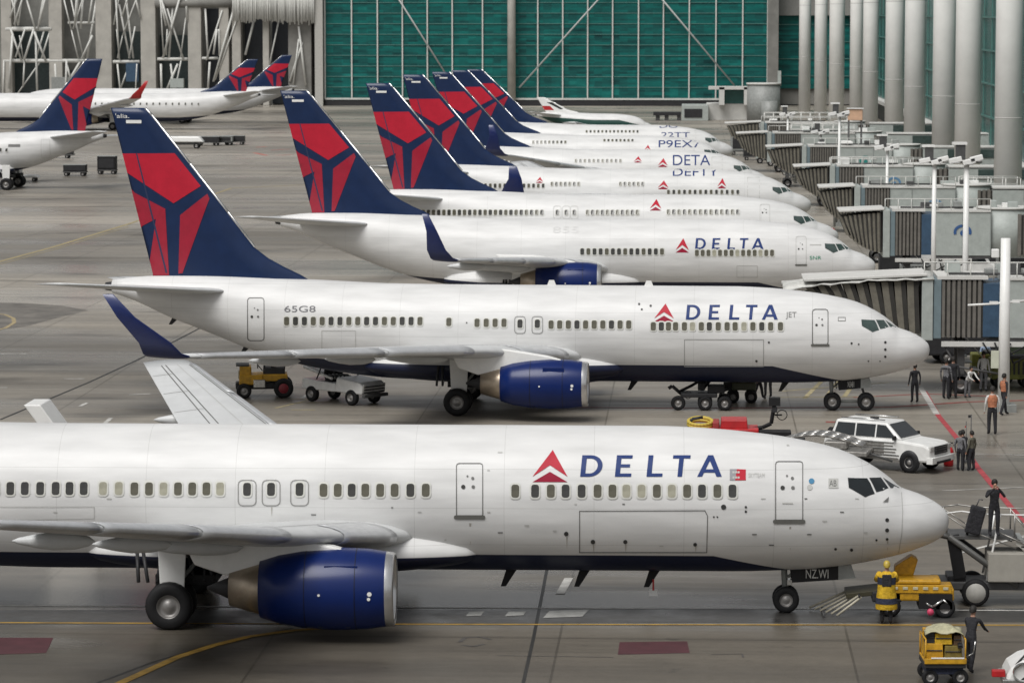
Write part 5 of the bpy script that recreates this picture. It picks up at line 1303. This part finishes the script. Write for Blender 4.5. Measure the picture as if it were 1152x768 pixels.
# --- red loader behind the nearest fuselage
rl = veh('red_loader', 818, 509, 0, 'red flatbed loader with a yellow hose reel and black mast behind the nearest airliner', 'loader')
b = MB(); b.box((-.15, 0, .72), (2.6, 1.4, .5), redp); b.box((.25, 0, 1.12), (1.0, 1.2, .34), redp, top=.95); b.box((-.42, 0, 1.08), (.25, 1.1, .25), mat('dull_red', (.28, .03, .03), .6)); b.build('body', rl, bevel=.04)
b = MB()
for k_ in (0, .1): 
    for i in range(24):
        a0, a1 = 2*math.pi*i/24, 2*math.pi*(i+1)/24
        b.tube((-1.0+.44*math.cos(a0), .38*math.sin(a0)*1.0, 1.06+k_+.1*math.sin(a0)), (-1.0+.44*math.cos(a1), .38*math.sin(a1), 1.06+k_+.1*math.sin(a1)), .07, mat('hose_yellow', (.5, .38, .06), .6), 8, cap=False)
b.build('hose_reel', rl)
b = MB(); b.path([(-1.45, 0, 1.0), (-1.3, 0, 1.25), (-.9, 0, 1.32)], .06, dark); b.build('reel_bracket', rl)
b = MB(); b.path([(.9, 0, .9), (1.3, 0, .95), (1.62, 0, 1.1), (1.74, 0, 1.85)], .075, black, 8); b.box((1.74, 0, 1.92), (.42, .35, .3), black); b.box((1.74, 0, 1.62), (.2, .25, .2), dark); b.build('mast', rl, bevel=.02)
b = MB(); b.lathe([(-.03, .17), (0, .2), (.03, .17)], black, (2.02, 0, 1.42), 'Y', 20); b.tube((1.75, 0, 1.42), (2.02, 0, 1.42), .03, black); b.build('hand_wheel', rl)
b = MB(); b.box((1.7, 0, .75), (1.3, .9, .15), black); b.build('rear_deck', rl)
wheels(rl, ((-1.0, -.6), (.8, -.6), (-1.0, .6), (.8, .6), (1.9, -.5), (1.9, .5)), .3, .22)

# --- belt loader in front of the nearest nose
bl = veh('belt_loader', 1022, 692, 0, 'yellow belt loader with pale sloping slats at its foot under the nearest nose', 'belt loader')
b = MB(); b.box((.25, .3, .62), (1.9, 1.2, .35), yel); b.box((.1, .2, .95), (1.5, .9, .14), yel); b.box((-.6, .3, .55), (.8, 1.2, .3), dark); b.build('body', bl, bevel=.05)
b = MB(); b.box((.15, -.30, .78), (1.95, .06, .22), yel)
for i in range(7): b.box((-.65+i*.27, -.34, .80), (.14, .02, .08), mat('pale_lamp', (.45, .42, .3), .4))
b.build('side_rail', bl, bevel=.01)
b = MB(); b.box((-1.2, .3, .62), (1.0, 1.1, .14), mat('olive_dark', (.045, .04, .02), .6), ry=-.12)
b.build('conveyor', bl, bevel=.02)
for i in range(6): b = MB(); y = -.5+i*.24; b.tube((-1.30-.05*i, y, .58), (-1.95-.14*i, y, .07), .032, mat('pale_slat', (.45, .42, .33), .6), 8); b.build('slat', bl)
b = MB(); b.tube((-1.35, -.55, .6), (-1.35, .8, .6), .03, dark); b.tube((-2.3, -.55, .08), (-2.3, .8, .08), .03, dgrey); b.build('slat_bar', bl)
b = MB(); b.add([(-.35, .5, 1.0), (.15, .5, 1.0), (.28, .5, 1.45), (.1, .5, 1.55), (-.35, .5, 1.25), (-.35, 1.0, 1.0), (.15, 1.0, 1.0), (.28, 1.0, 1.45), (.1, 1.0, 1.55), (-.35, 1.0, 1.25)], [(0, 1, 2, 3, 4), (9, 8, 7, 6, 5), (0, 5, 6, 1), (1, 6, 7, 2), (2, 7, 8, 3), (3, 8, 9, 4), (4, 9, 5, 0)], yel); b.build('seat_cowl', bl, bevel=.04)
b = MB(); b.box((.7, .1, .45), (.9, 1.0, .4), black); b.path([(.4, -.35, .45), (.6, -.4, .3), (.9, -.38, .5), (1.1, -.35, .35)], .04, chrome); b.build('engine_block', bl)
b = MB(); b.lathe([(-.06, .001), (-.06, .09), (.06, .09), (.06, .001)], pink, (.55, -.55, .2), 'Y', 12); b.build('wheel_chock_ball', bl)
wheels(bl, ((-.5, -.2), (.95, -.3), (-.5, .8), (.95, .8)), .28, .2)

# --- mobile stairs
stx = veh('mobile_stairs', 1102, 683, 0, 'mobile boarding stairs with thin rails and one big pale wheel at the right', 'stairs')
b = MB(); b.box((.2, .9, .55), (2.9, 1.3, .22), dgrey); b.box((.72, .6, 1.1), (1.0, 1.2, .8), mat('box_tan', (.30, .285, .25), .6)); b.box((-.6, .9, .6), (.5, 1.0, .4), dark); b.build('chassis', stx, bevel=.03)
b = MB(); b.box((.05, .9, ZP-.06), (1.95, 1.3, .1), dgrey); b.build('platform', stx, bevel=.01)
b = MB(); b.path([(-1.15, .28, 1.98), (-.85, .28, 1.92), (1.05, .28, .55)], .09, mat('beam_grey', (.10, .10, .095), .5), 8); b.path([(-1.15, 1.5, 1.98), (-.85, 1.5, 1.92), (1.05, 1.5, .55)], .09, dgrey, 8)
b.add([(-1.1, .3, 1.9), (-.8, .3, 1.85), (-.6, 1.5, 1.85), (-1.1, 1.5, 1.9)], [(0, 1, 2, 3)], dgrey); b.box((-.62, .35, 1.35), (.34, .12, 1.2), black, ry=-.18); b.build('lift_beam', stx)
b = MB(); n_ = 9
for i in range(n_): b.box((1.05+i*.24, .9, ZP-.12-i*.19), (.30, 1.2, .04), grey)
for y in (.3, 1.5): b.add([(1.0, y, ZP-.05), (1.0, y, ZP-.25), (3.15, y, .12), (3.25, y, .3)], [(0, 1, 2, 3)], mat('stair_panel', (.36, .35, .32), .5))
b.build('stair_flight', stx)
for y in (.26, 1.54):
    b = MB(); b.path([(-1.0, y, 2.55), (-.5, y, 2.62), (0, y, 2.55), (2.4, y, 2.5)], .022, fwhite if y < 1 else silver); b.path([(-.9, y, 2.5), (-.3, y, 2.1), (1.0, y, 1.6)], .02, silver)
    for x in (-.9, 0.0, .95): b.tube((x, y, ZP if x < 1 else 1.8), (x+.0, y, 2.55), .022, silver)
    b.path([(.5, y, ZP+.1), (1.2, y, 1.75), (3.2, y, .95)], .022, silver); b.path([(.95, y, 2.5), (1.3, y, 2.1), (3.2, y, 1.2)], .022, silver)
    for x in (1.5, 2.2, 2.9): b.tube((x, y, ZP-.1-(x-1)*.8), (x, y, ZP+.75-(x-1)*.75), .018, silver)
    b.tube((.2, y, .7), (.55, y, 2.55), .03, fwhite); b.build('handrail', stx)
for x, y in ((-.1, .2), (-.1, 1.6), (2.1, .2), (2.1, 1.6)):
    w_ = MB(); w_.wheel((0, 0, 0), .38 if x < 1 else .3, .25); w_.lathe([(-.13, .001), (-.13, .27), (-.10, .28)], mat('hub_pale', (.38, .37, .34), .5, var=.2), (0, 0, 0), 'Y', 20) if x < 1 else None
    w_.build('wheel', stx, loc=(x, y, .38 if x < 1 else .3))
g_ = gp(1102, 608, ZP-.25)
sc_ = empty('suitcase', (stx.location.x-.12, stx.location.y+.30, ZP), 0, 'tall black suitcase leaning on the stairs rail below the person with raised hands', 'suitcase')
b = MB(); b.box((.0, 0, .42), (.42, .28, .78), cblack, ry=.25); b.build('shell', sc_, bevel=.05); b = MB(); b.path([(.02, 0, .8), (.10, 0, 1.0), (.2, 0, .98)], .018, dgrey); b.build('handle', sc_)
sc_.location.z = ZP-.0
for x in (-.22, .1): b = MB(); b.lathe([(-.03, .001), (-.03, .04), (.03, .04), (.03, .001)], black, (x, 0, .04), 'Y', 10); b.build('castor', sc_)

# --- luggage cart in front right
lc = veh('luggage_cart', 1061, 768, 3, 'yellow luggage cart piled with wrapped cases under a pale sheet', 'luggage cart')
b = MB(); b.box((0, .2, .50), (1.0, 1.2, .12), dark); b.box((0, .2, .36), (.9, 1.0, .18), cnavy); b.box((0, -.42, .62), (1.02, .05, .14), yel); b.box((0, .2, .60), (1.0, 1.2, .06), yel); b.build('deck', lc, bevel=.02)
rs = random.Random(11)
for k_, (x, y, z_, sx, sz, m_) in enumerate(((-.25, 0, .83, .46, .36, yel), (.22, .02, .80, .44, .32, mat('case_olive', (.16, .12, .02), .6, var=.4, scale=9)), (-.02, .05, 1.12, .42, .26, yelb), (-.34, .1, 1.13, .24, .28, dark), (.33, .1, 1.08, .2, .24, mat('case_brown', (.10, .055, .02), .6, var=.4, scale=9)), (-.1, .5, .95, .8, .6, yel), (.38, -.1, .98, .12, .1, black))):
    b = MB(); b.box((0, 0, 0), (sx, .5, sz), m_, top=.92); b.box((0, -.255, .02), (sx*.9, .02, .03), dark); b.box((0, 0, sz/2+.01), (sx*.3, .3, .03), dark)
    o = b.build('suitcase', bevel=.04); o.location = (lc.location.x+x, lc.location.y+y, z_); 
    tag(o, ('yellow case low at the left of the luggage cart pile', 'olive case low at the right of the luggage cart pile', 'bright yellow case in the middle of the pile, above the low ones', 'small dark case at the upper left of the luggage pile', 'small brown case at the upper right of the luggage pile', 'large yellow case behind the others on the luggage cart', 'tiny black bag squeezed at the right edge of the luggage pile')[k_], 'suitcase', 'cases piled on the luggage cart')
vs = []; nx, ny = 14, 10
for i in range(nx+1):
    for j in range(ny+1):
        u, v = i/nx, j/ny; vs.append((-.47+.94*u, -.28+.95*v, 1.30+.10*math.sin(math.pi*u)*math.sin(math.pi*v)+.03*math.sin(9*u+5*v)+rs.uniform(-.012, .012)-.06*(abs(u-.5)*2)**4))
sh_ = meshobj('cover_sheet', vs, [(i*(ny+1)+j, (i+1)*(ny+1)+j, (i+1)*(ny+1)+j+1, i*(ny+1)+j+1) for i in range(nx) for j in range(ny)], [mat('sheet_pale', (.42, .40, .26), .6, var=.4, scale=7)], None, True)
sh_.location = lc.location; m = sh_.modifiers.new('s', 'SOLIDIFY'); m.thickness = .02; tag(sh_, 'pale yellowish sheet lying over the luggage cart pile', 'sheet')
for x in (-.48, .48): b = MB(); b.path([(x, -.4, .6), (x, -.4, 1.15), (x, .75, 1.15), (x, .75, .6)], .02, yel); b.build('side_frame', lc)
b = MB(); b.path([(.5, .2, .55), (.75, .2, .7), (.8, .2, 1.0)], .02, chrome); b.box((.05, -.44, .70), (.8, .03, .03), fwhite); b.build('handle', lc)
wheels(lc, ((-.35, -.25), (.38, -.25), (-.35, .7), (.38, .7)), .2, .12)

# --- white tug cut by the corner
wt = veh('tug', 1168, 778, 180, 'white rounded tug with a big round lamp cut by the lower right corner', 'tug')
vs = []; b = MB()
b.prism([(-1.3, .3), (.75, .3), (.85, .45), (.72, .7), (.45, .88), (.1, .98), (-1.3, 1.0)], -.7, .7, white); b.build('body', wt, bevel=.12)
b = MB(); b.box((.55, 0, .38), (.75, 1.45, .12), chrome); b.build('bumper', wt, bevel=.03)
b = MB(); b.lathe([(-.06, .001), (-.04, .2), (.02, .24), (.06, .22)], chrome, (.45, .74, .62), 'Y', 24); b.build('lamp', wt)
b = MB(); b.box((1.0, .5, .55), (.32, .22, .16), redp); b.build('tow_hook', wt, bevel=.02)
b = MB(); b.path([(.6, .55, .75), (.35, .6, 1.05), (-.4, .6, 1.1)], .03, dark); b.box((-.6, 0, 1.15), (.8, 1.1, .3), glassd); b.build('cab', wt)
wheels(wt, ((.3, -.6), (.3, .6), (-.9, -.6), (-.9, .6)), .28, .2)

# --- small things on the apron
rb = veh('red_canister', 1067, 524, 0, 'red canister standing in front of the white car', 'canister')
b = MB(); b.lathe([(.0, .001), (.0, .16), (.08, .18), (.55, .18), (.68, .12), (.7, .001)], redp, (0, 0, 0), 'Z', 20); b.build('tank', rb); b = MB(); b.tube((0, 0, .68), (0, 0, .82), .04, black); b.box((.05, 0, .84), (.2, .05, .04), black); b.build('valve', rb)
rk = veh('sign_rack', 1092, 520, 0, 'two thin poles with small flags beside the three waiting people', 'pole rack')
b = MB(); b.tube((0, 0, 0), (.0, 0, 1.75), .02, dgrey); b.tube((-.16, 0, 0), (-.18, 0, 1.5), .015, dgrey); b.box((-.1, 0, .06), (.5, .4, .08), dgrey); b.build('pole', rk); b = MB(); b.box((-.06, 0, 1.68), (.1, .02, .1), dark); b.box((-.2, 0, 1.3), (.05, .02, .06), redp); b.build('flag', rk)
wp = veh('covered_ramp', 75, 505, 0, 'white sloping end panel of a covered ramp behind the nearest airliner', 'ramp')
wp.location = yp(66, 500, 106.); wp.location.z = 0
ft = [yp(a, c, 106.)-wp.location for a, c in ((27, 455), (46, 455), (78, 482))]
b = MB(); P = [(ft[0].x, ft[0].z), (ft[1].x, ft[1].z), (ft[2].x+.8, ft[2].z-1.6), (ft[2].x+.8, .5), (ft[0].x+.9, .5), (ft[0].x+.55, ft[2].z)]
b.prism(P, -.1, 1.6, fwhite); b.build('cover', wp, bevel=.03)
b = MB(); b.box((.4, .75, .42), (2.2, 1.2, .15), dgrey); b.build('chassis', wp); wheels(wp, ((-.3, .1), (1.1, .1), (-.3, 1.4), (1.1, 1.4)), .3, .18)

# ================================================================== LAMP MASTS
def mast(px, ptop, Y, wpx, label, head='flood', zb=0.):
    c = yp(px, 300, Y); zt_ = yp(px, ptop, Y).z; r_ = wpx/2*Y/F
    m_ = empty('lamp_mast', (c.x, Y, 0), 0, label, 'lamp mast', 'lamp masts between the jet bridges')
    b = MB(); b.tube((0, 0, 0), (0, 0, zt_), r_, fwhite, 16, r2=r_*.8); b.box((0, 0, .15), (r_*4, r_*4, .3), grey); b.build('pole', m_)
    if head == 'flood':
        for dx, dz in ((-.55, .12), (.1, .05), (.45, .2)):
            b = MB(); b.box((0, 0, 0), (.62, .45, .26), fwhite, ry=-.25); b.box((0, -.05, -.12), (.5, .36, .06), chrome); b.build('floodlight', m_, bevel=.03, loc=(dx, -.1, zt_+dz))
        b = MB(); b.box((0, 0, zt_+.02), (1.5, .1, .08), grey); b.box((-.3, 0, zt_+.5), (.45, .4, .7), dgrey); b.box((-.35, 0, zt_+.92), (.7, .5, .12), fwhite); b.build('bracket', m_)
    return m_
mast(1086, 183, 165, 7.5, 'lamp mast with white floodlights in front of the tallest right columns', 'flood')
mast(1050, 183, 190, 6, 'lamp mast standing left of the tallest right columns')
mast(997, 168, 224, 4, 'slim lamp mast before the middle columns', 'flood')
mast(943, 130, 262, 3.5, 'lamp mast above the teal emblem bridge')
mast(922, 150, 300, 3, 'short lamp mast at the fifth gate')
mast(885, 130, 345, 3, 'small lamp mast near the farthest bridge')
tm = mast(1131, 268, 140, 13.5, 'thick white post with a sideways lamp arm in front of the nearest bridge', None)
tm.children[0].scale = (1, 1, 1)
zt_ = yp(1131, 342, 140).z; b = MB(); b.path([(-1.5, 0, zt_-.05), (-.6, 0, zt_), (.9, 0, zt_+.15)], .045, fwhite, 8); b.box((-.45, 0, zt_+.05), (.35, .1, .12), fwhite); b.box((.45, 0, zt_+.12), (.3, .1, .12), fwhite); b.build('lamp_arm', tm)
b = MB(); b.box((-.42, 0, yp(1131, 285, 140).z), (.3, .3, .35), fwhite); b.build('junction_box', tm, bevel=.03)
b = MB(); b.box((-.38, -.1, yp(1131, 404, 140).z), (.32, .04, .72), mat('sign_white', (.5, .52, .42), .5)); b.build('notice_board', tm)

# ================================================================== GATE EQUIPMENT
rs = random.Random(21)
def cart(px, Y, lbl, m_, L_=2.6, h_=1.4, rz=0, grp='closed baggage carts'):
    c = yp(px, 300, Y); r_ = empty('baggage_cart', (c.x, Y, 0), R(rz), lbl, 'baggage cart', grp)
    b = MB(); b.box((0, 0, .42), (L_, 1.4, .12), dgrey); b.build('deck', r_)
    b = MB(); b.box((0, 0, .5+h_/2), (L_*.96, 1.35, h_), m_); b.box((0, 0, .5+h_+.03), (L_, 1.42, .06), grey)
    b.build('body', r_, bevel=.03)
    b = MB(); b.box((0, -.69, .5+h_*.5), (L_*.8, .03, h_*.75), dark); b.build('curtain', r_)
    wheels(r_, ((-L_*.36, -.6), (L_*.36, -.6), (-L_*.36, .6), (L_*.36, .6)), .22, .14); return r_
def van(px, Y, lbl, m_, rz=0, L_=4.8, H_=2.1):
    c = yp(px, 300, Y); r_ = empty('service_van', (c.x, Y, 0), R(rz), lbl, 'van')
    b = MB(); b.prism([(-L_/2, .4), (L_/2, .4), (L_/2, 1.0), (L_/2-.5, 1.2), (L_/2-1.1, H_), (-L_/2, H_)], -.95, .95, m_); b.build('body', r_, bevel=.08)
    for sd in (-1, 1):
        pts = [(L_/2-1.9, sd*.955, 1.2), (L_/2-.7, sd*.955, 1.2), (L_/2-1.15, sd*.955, H_-.2), (L_/2-1.9, sd*.955, H_-.2)]
        quad_on(r_, 'side_window', pts if sd < 0 else pts[::-1], glassd)
    quad_on(r_, 'windscreen', [(L_/2-.5, -.8, 1.24), (L_/2-.5, .8, 1.24), (L_/2-1.05, .75, H_-.1), (L_/2-1.05, -.75, H_-.1)], glassd, .03)
    for y in (-.7, .7): b = MB(); b.box((L_/2, y, .8), (.06, .3, .16), mat('lamp_glass', (.5, .5, .48), .15)); b.build('headlight', r_)
    b = MB(); b.box((L_/2, 0, .5), (.16, 1.8, .2), dark); b.build('bumper', r_)
    wheels(r_, ((-L_*.3, -.85), (L_*.3, -.85), (-L_*.3, .85), (L_*.3, .85)), .34, .22); return r_
def gpu(px, Y, lbl, m_, rz=0):
    c = yp(px, 300, Y); r_ = empty('power_unit', (c.x, Y, 0), R(rz), lbl, 'power unit')
    b = MB(); b.box((0, 0, .85), (1.9, 1.1, .9), m_); b.box((.2, 0, 1.35), (1.2, .9, .14), dgrey); b.build('housing', r_, bevel=.05)
    b = MB()
    for i in range(6): b.box((-.6+i*.2, -.56, .9), (.08, .02, .55), dark)
    b.build('louvre', r_); b = MB(); b.tube((.95, 0, .5), (1.8, 0, .3), .035, dgrey); b.build('tow_bar', r_)
    wheels(r_, ((-.6, -.5), (.6, -.5), (-.6, .5), (.6, .5)), .26, .16); return r_
van(1096, 160, 'dark van parked beneath the nearest jet bridge', dark, 8); van(1150, 156, 'dark green truck at the right edge under the nearest bridge', mat('van_green', (.03, .04, .025), .5), 90, 5.5, 2.7)
cart(1062, 168, 'grey baggage cart behind the people under the nearest bridge', grey, grp=None)
gpu(1118, 151, 'olive power unit with yellow panels behind the thick white post', mat('unit_olive', (.22, .22, .04), .6, var=.5)); gpu(1140, 149, 'yellow green power unit at the right edge by the thick white post', mat('unit_lime', (.16, .17, .03), .6, var=.5), 5)
gpu(1007, 163, 'pale power unit seen just past the second nose', silver); cart(990, 166, 'white low cart between the second nose and the first bridge', white, 2.4, .6, grp=None)
van(1078, 208, 'white van under the dark blue emblem bridge', white, 0); van(1120, 214, 'dark van under the dark blue emblem bridge', dark, 0)
cart(1012, 206, 'dark baggage cart just past the third nose', dark, grp=None); cart(1145, 205, 'grey baggage cart at the right edge, second gate', grey, grp=None); gpu(1030, 205, 'grey power unit at the second gate', grey)
pc_ = [(835, 395, grey, 'cart'), (850, 380, dark, 'cart'), (862, 372, lgrey, 'gpu'), (874, 366, dark, 'gpu'), (893, 372, grey, 'cart'), (842, 420, white, 'cart'), (905, 340, dark, 'cart'), (918, 322, grey, 'gpu'), (880, 400, dark, 'cart'), (898, 415, lgrey, 'cart'), (856, 430, dark, 'gpu'), (935, 300, dark, 'cart'), (958, 285, grey, 'gpu'), (975, 270, dark, 'cart'), (1000, 262, dgrey, 'cart'), (915, 420, dark, 'van'), (870, 440, white, 'van')]
where = ['left of the drum, near row', 'below the drum tower', 'pale one below the drum', 'dark one right of the drum', 'grey one by the small lamp mast', 'white one at the far hall corner', 'dark one at the sixth gate', 'grey one at the fifth gate lamp', 'dark one behind the farthest bridge', 'pale one by the leftmost columns', 'dark one under the portal building', 'dark one at the fifth gate', 'grey one between fourth and fifth gates', 'dark one at the fourth gate', 'dark grey one at the third gate columns', 'dark one between the leftmost columns', 'white one in front of the drum']
for (px, Y, m_, kd), wh in zip(pc_, where):
    if kd == 'cart': cart(px, Y, 'baggage cart, '+wh, m_, 3.0, 1.7)
    elif kd == 'gpu': gpu(px, Y, 'ground power unit, '+wh, m_).scale = (1.3,)*3
    else: van(px, Y, 'service van, '+wh, m_, 0)
# orange container on a lifted frame
oc = empty('cargo_container', (yp(962, 130, 300).x, 300, 0), 0, 'pale orange container raised on a frame between the columns', 'container')
zc_ = yp(962, 129, 300).z; b = MB(); b.box((0, 0, zc_), (1.25, 1.2, 1.0), mat('container_orange', (.66, .42, .28), .6)); b.build('box', oc, bevel=.04); b = MB(); b.box((0, 0, zc_+.53), (1.45, 1.4, .06), fwhite); b.build('lid', oc)
b = MB(); 
for x in (-.55, .55):
    for y in (-.5, .5): b.tube((x, y, 0), (x, y, zc_-.5), .06, dgrey)
b.build('frame', oc)
# rail frames on the gate roofs
for k_, (px, Y, w_, zr) in enumerate(((905, 375, 9, 5.4), (930, 330, 7, 5.6), (985, 262, 7, 5.2), (1112, 236, 4, 5.0))):
    c = yp(px, 300, Y); r_ = empty('roof_platform', (c.x, Y, 0), 0, 'pale steel service platform with railings, '+('above the farthest gates', 'at the fifth gate', 'between the middle columns', 'beside the widest column')[k_], 'platform')
    b = MB(); b.box((0, 0, zr-1.2), (w_, 2.4, .15), grey); b.build('deck', r_)
    b = MB()
    for i in range(int(w_)+1):
        x = -w_/2+i*w_/int(w_); b.tube((x, -1.2, zr-1.2), (x, -1.2, zr), .04, strutm, 6); b.tube((x, 1.2, zr-1.2), (x, 1.2, zr), .04, strutm, 6)
    for z_ in (zr, zr-.5): b.tube((-w_/2, -1.2, z_), (w_/2, -1.2, z_), .04, strutm, 6); b.tube((-w_/2, 1.2, z_), (w_/2, 1.2, z_), .04, strutm, 6)
    b.build('railing', r_); b = MB()
    for x in (-w_/2+.4, w_/2-.4): b.tube((x, 0, 0), (x, 0, zr-1.2), .15, grey)
    b.build('leg', r_)
# carts out on the left apron
for px, py, m_, lb, L_ in ((86, 198, dark, 'low dark baggage cart below the left tail', 2.3), (122, 196, black, 'tall black baggage cart behind the second fin', 1.9), (236, 164, dark, 'dark baggage cart, left one of the train behind the second fin', 2.8), (252, 163.5, grey, 'grey baggage cart, middle one of the train behind the second fin', 2.6), (265, 163, dark, 'dark baggage cart, right one of the train behind the second fin', 2.6), (60, 178, dark, 'dark low cart under the left fuselage', 5)):
    q = gp(px, py); cart(px, q.y, lb, m_, L_, 1.3 if px in (122,) else .6, grp='baggage carts out on the left apron')
q = gp(205, 167); ld = empty('white_trailer', (q.x, q.y, 0), 0, 'long low white trailer ahead of the cart train', 'trailer')
b = MB(); b.box((0, 0, 1.1), (5.4, 1.6, .7), fwhite, topx=.8, top=.9); b.box((0, 0, .6), (5.0, 1.2, .3), dgrey); b.build('body', ld, bevel=.2); wheels(ld, ((-1.8, -.6), (1.8, -.6), (-1.8, .6), (1.8, .6)), .35, .2)
q = gp(30, 204); ld = empty('white_trailer', (q.x, q.y, 0), 0, 'small white low trailer beside the left aircraft wheel', 'trailer')
b = MB(); b.box((0, 0, .5), (2.6, 1.2, .25), fwhite, topx=.8); b.build('body', ld, bevel=.08); wheels(ld, ((-.8, -.5), (.8, -.5), (-.8, .5), (.8, .5)), .2, .12)
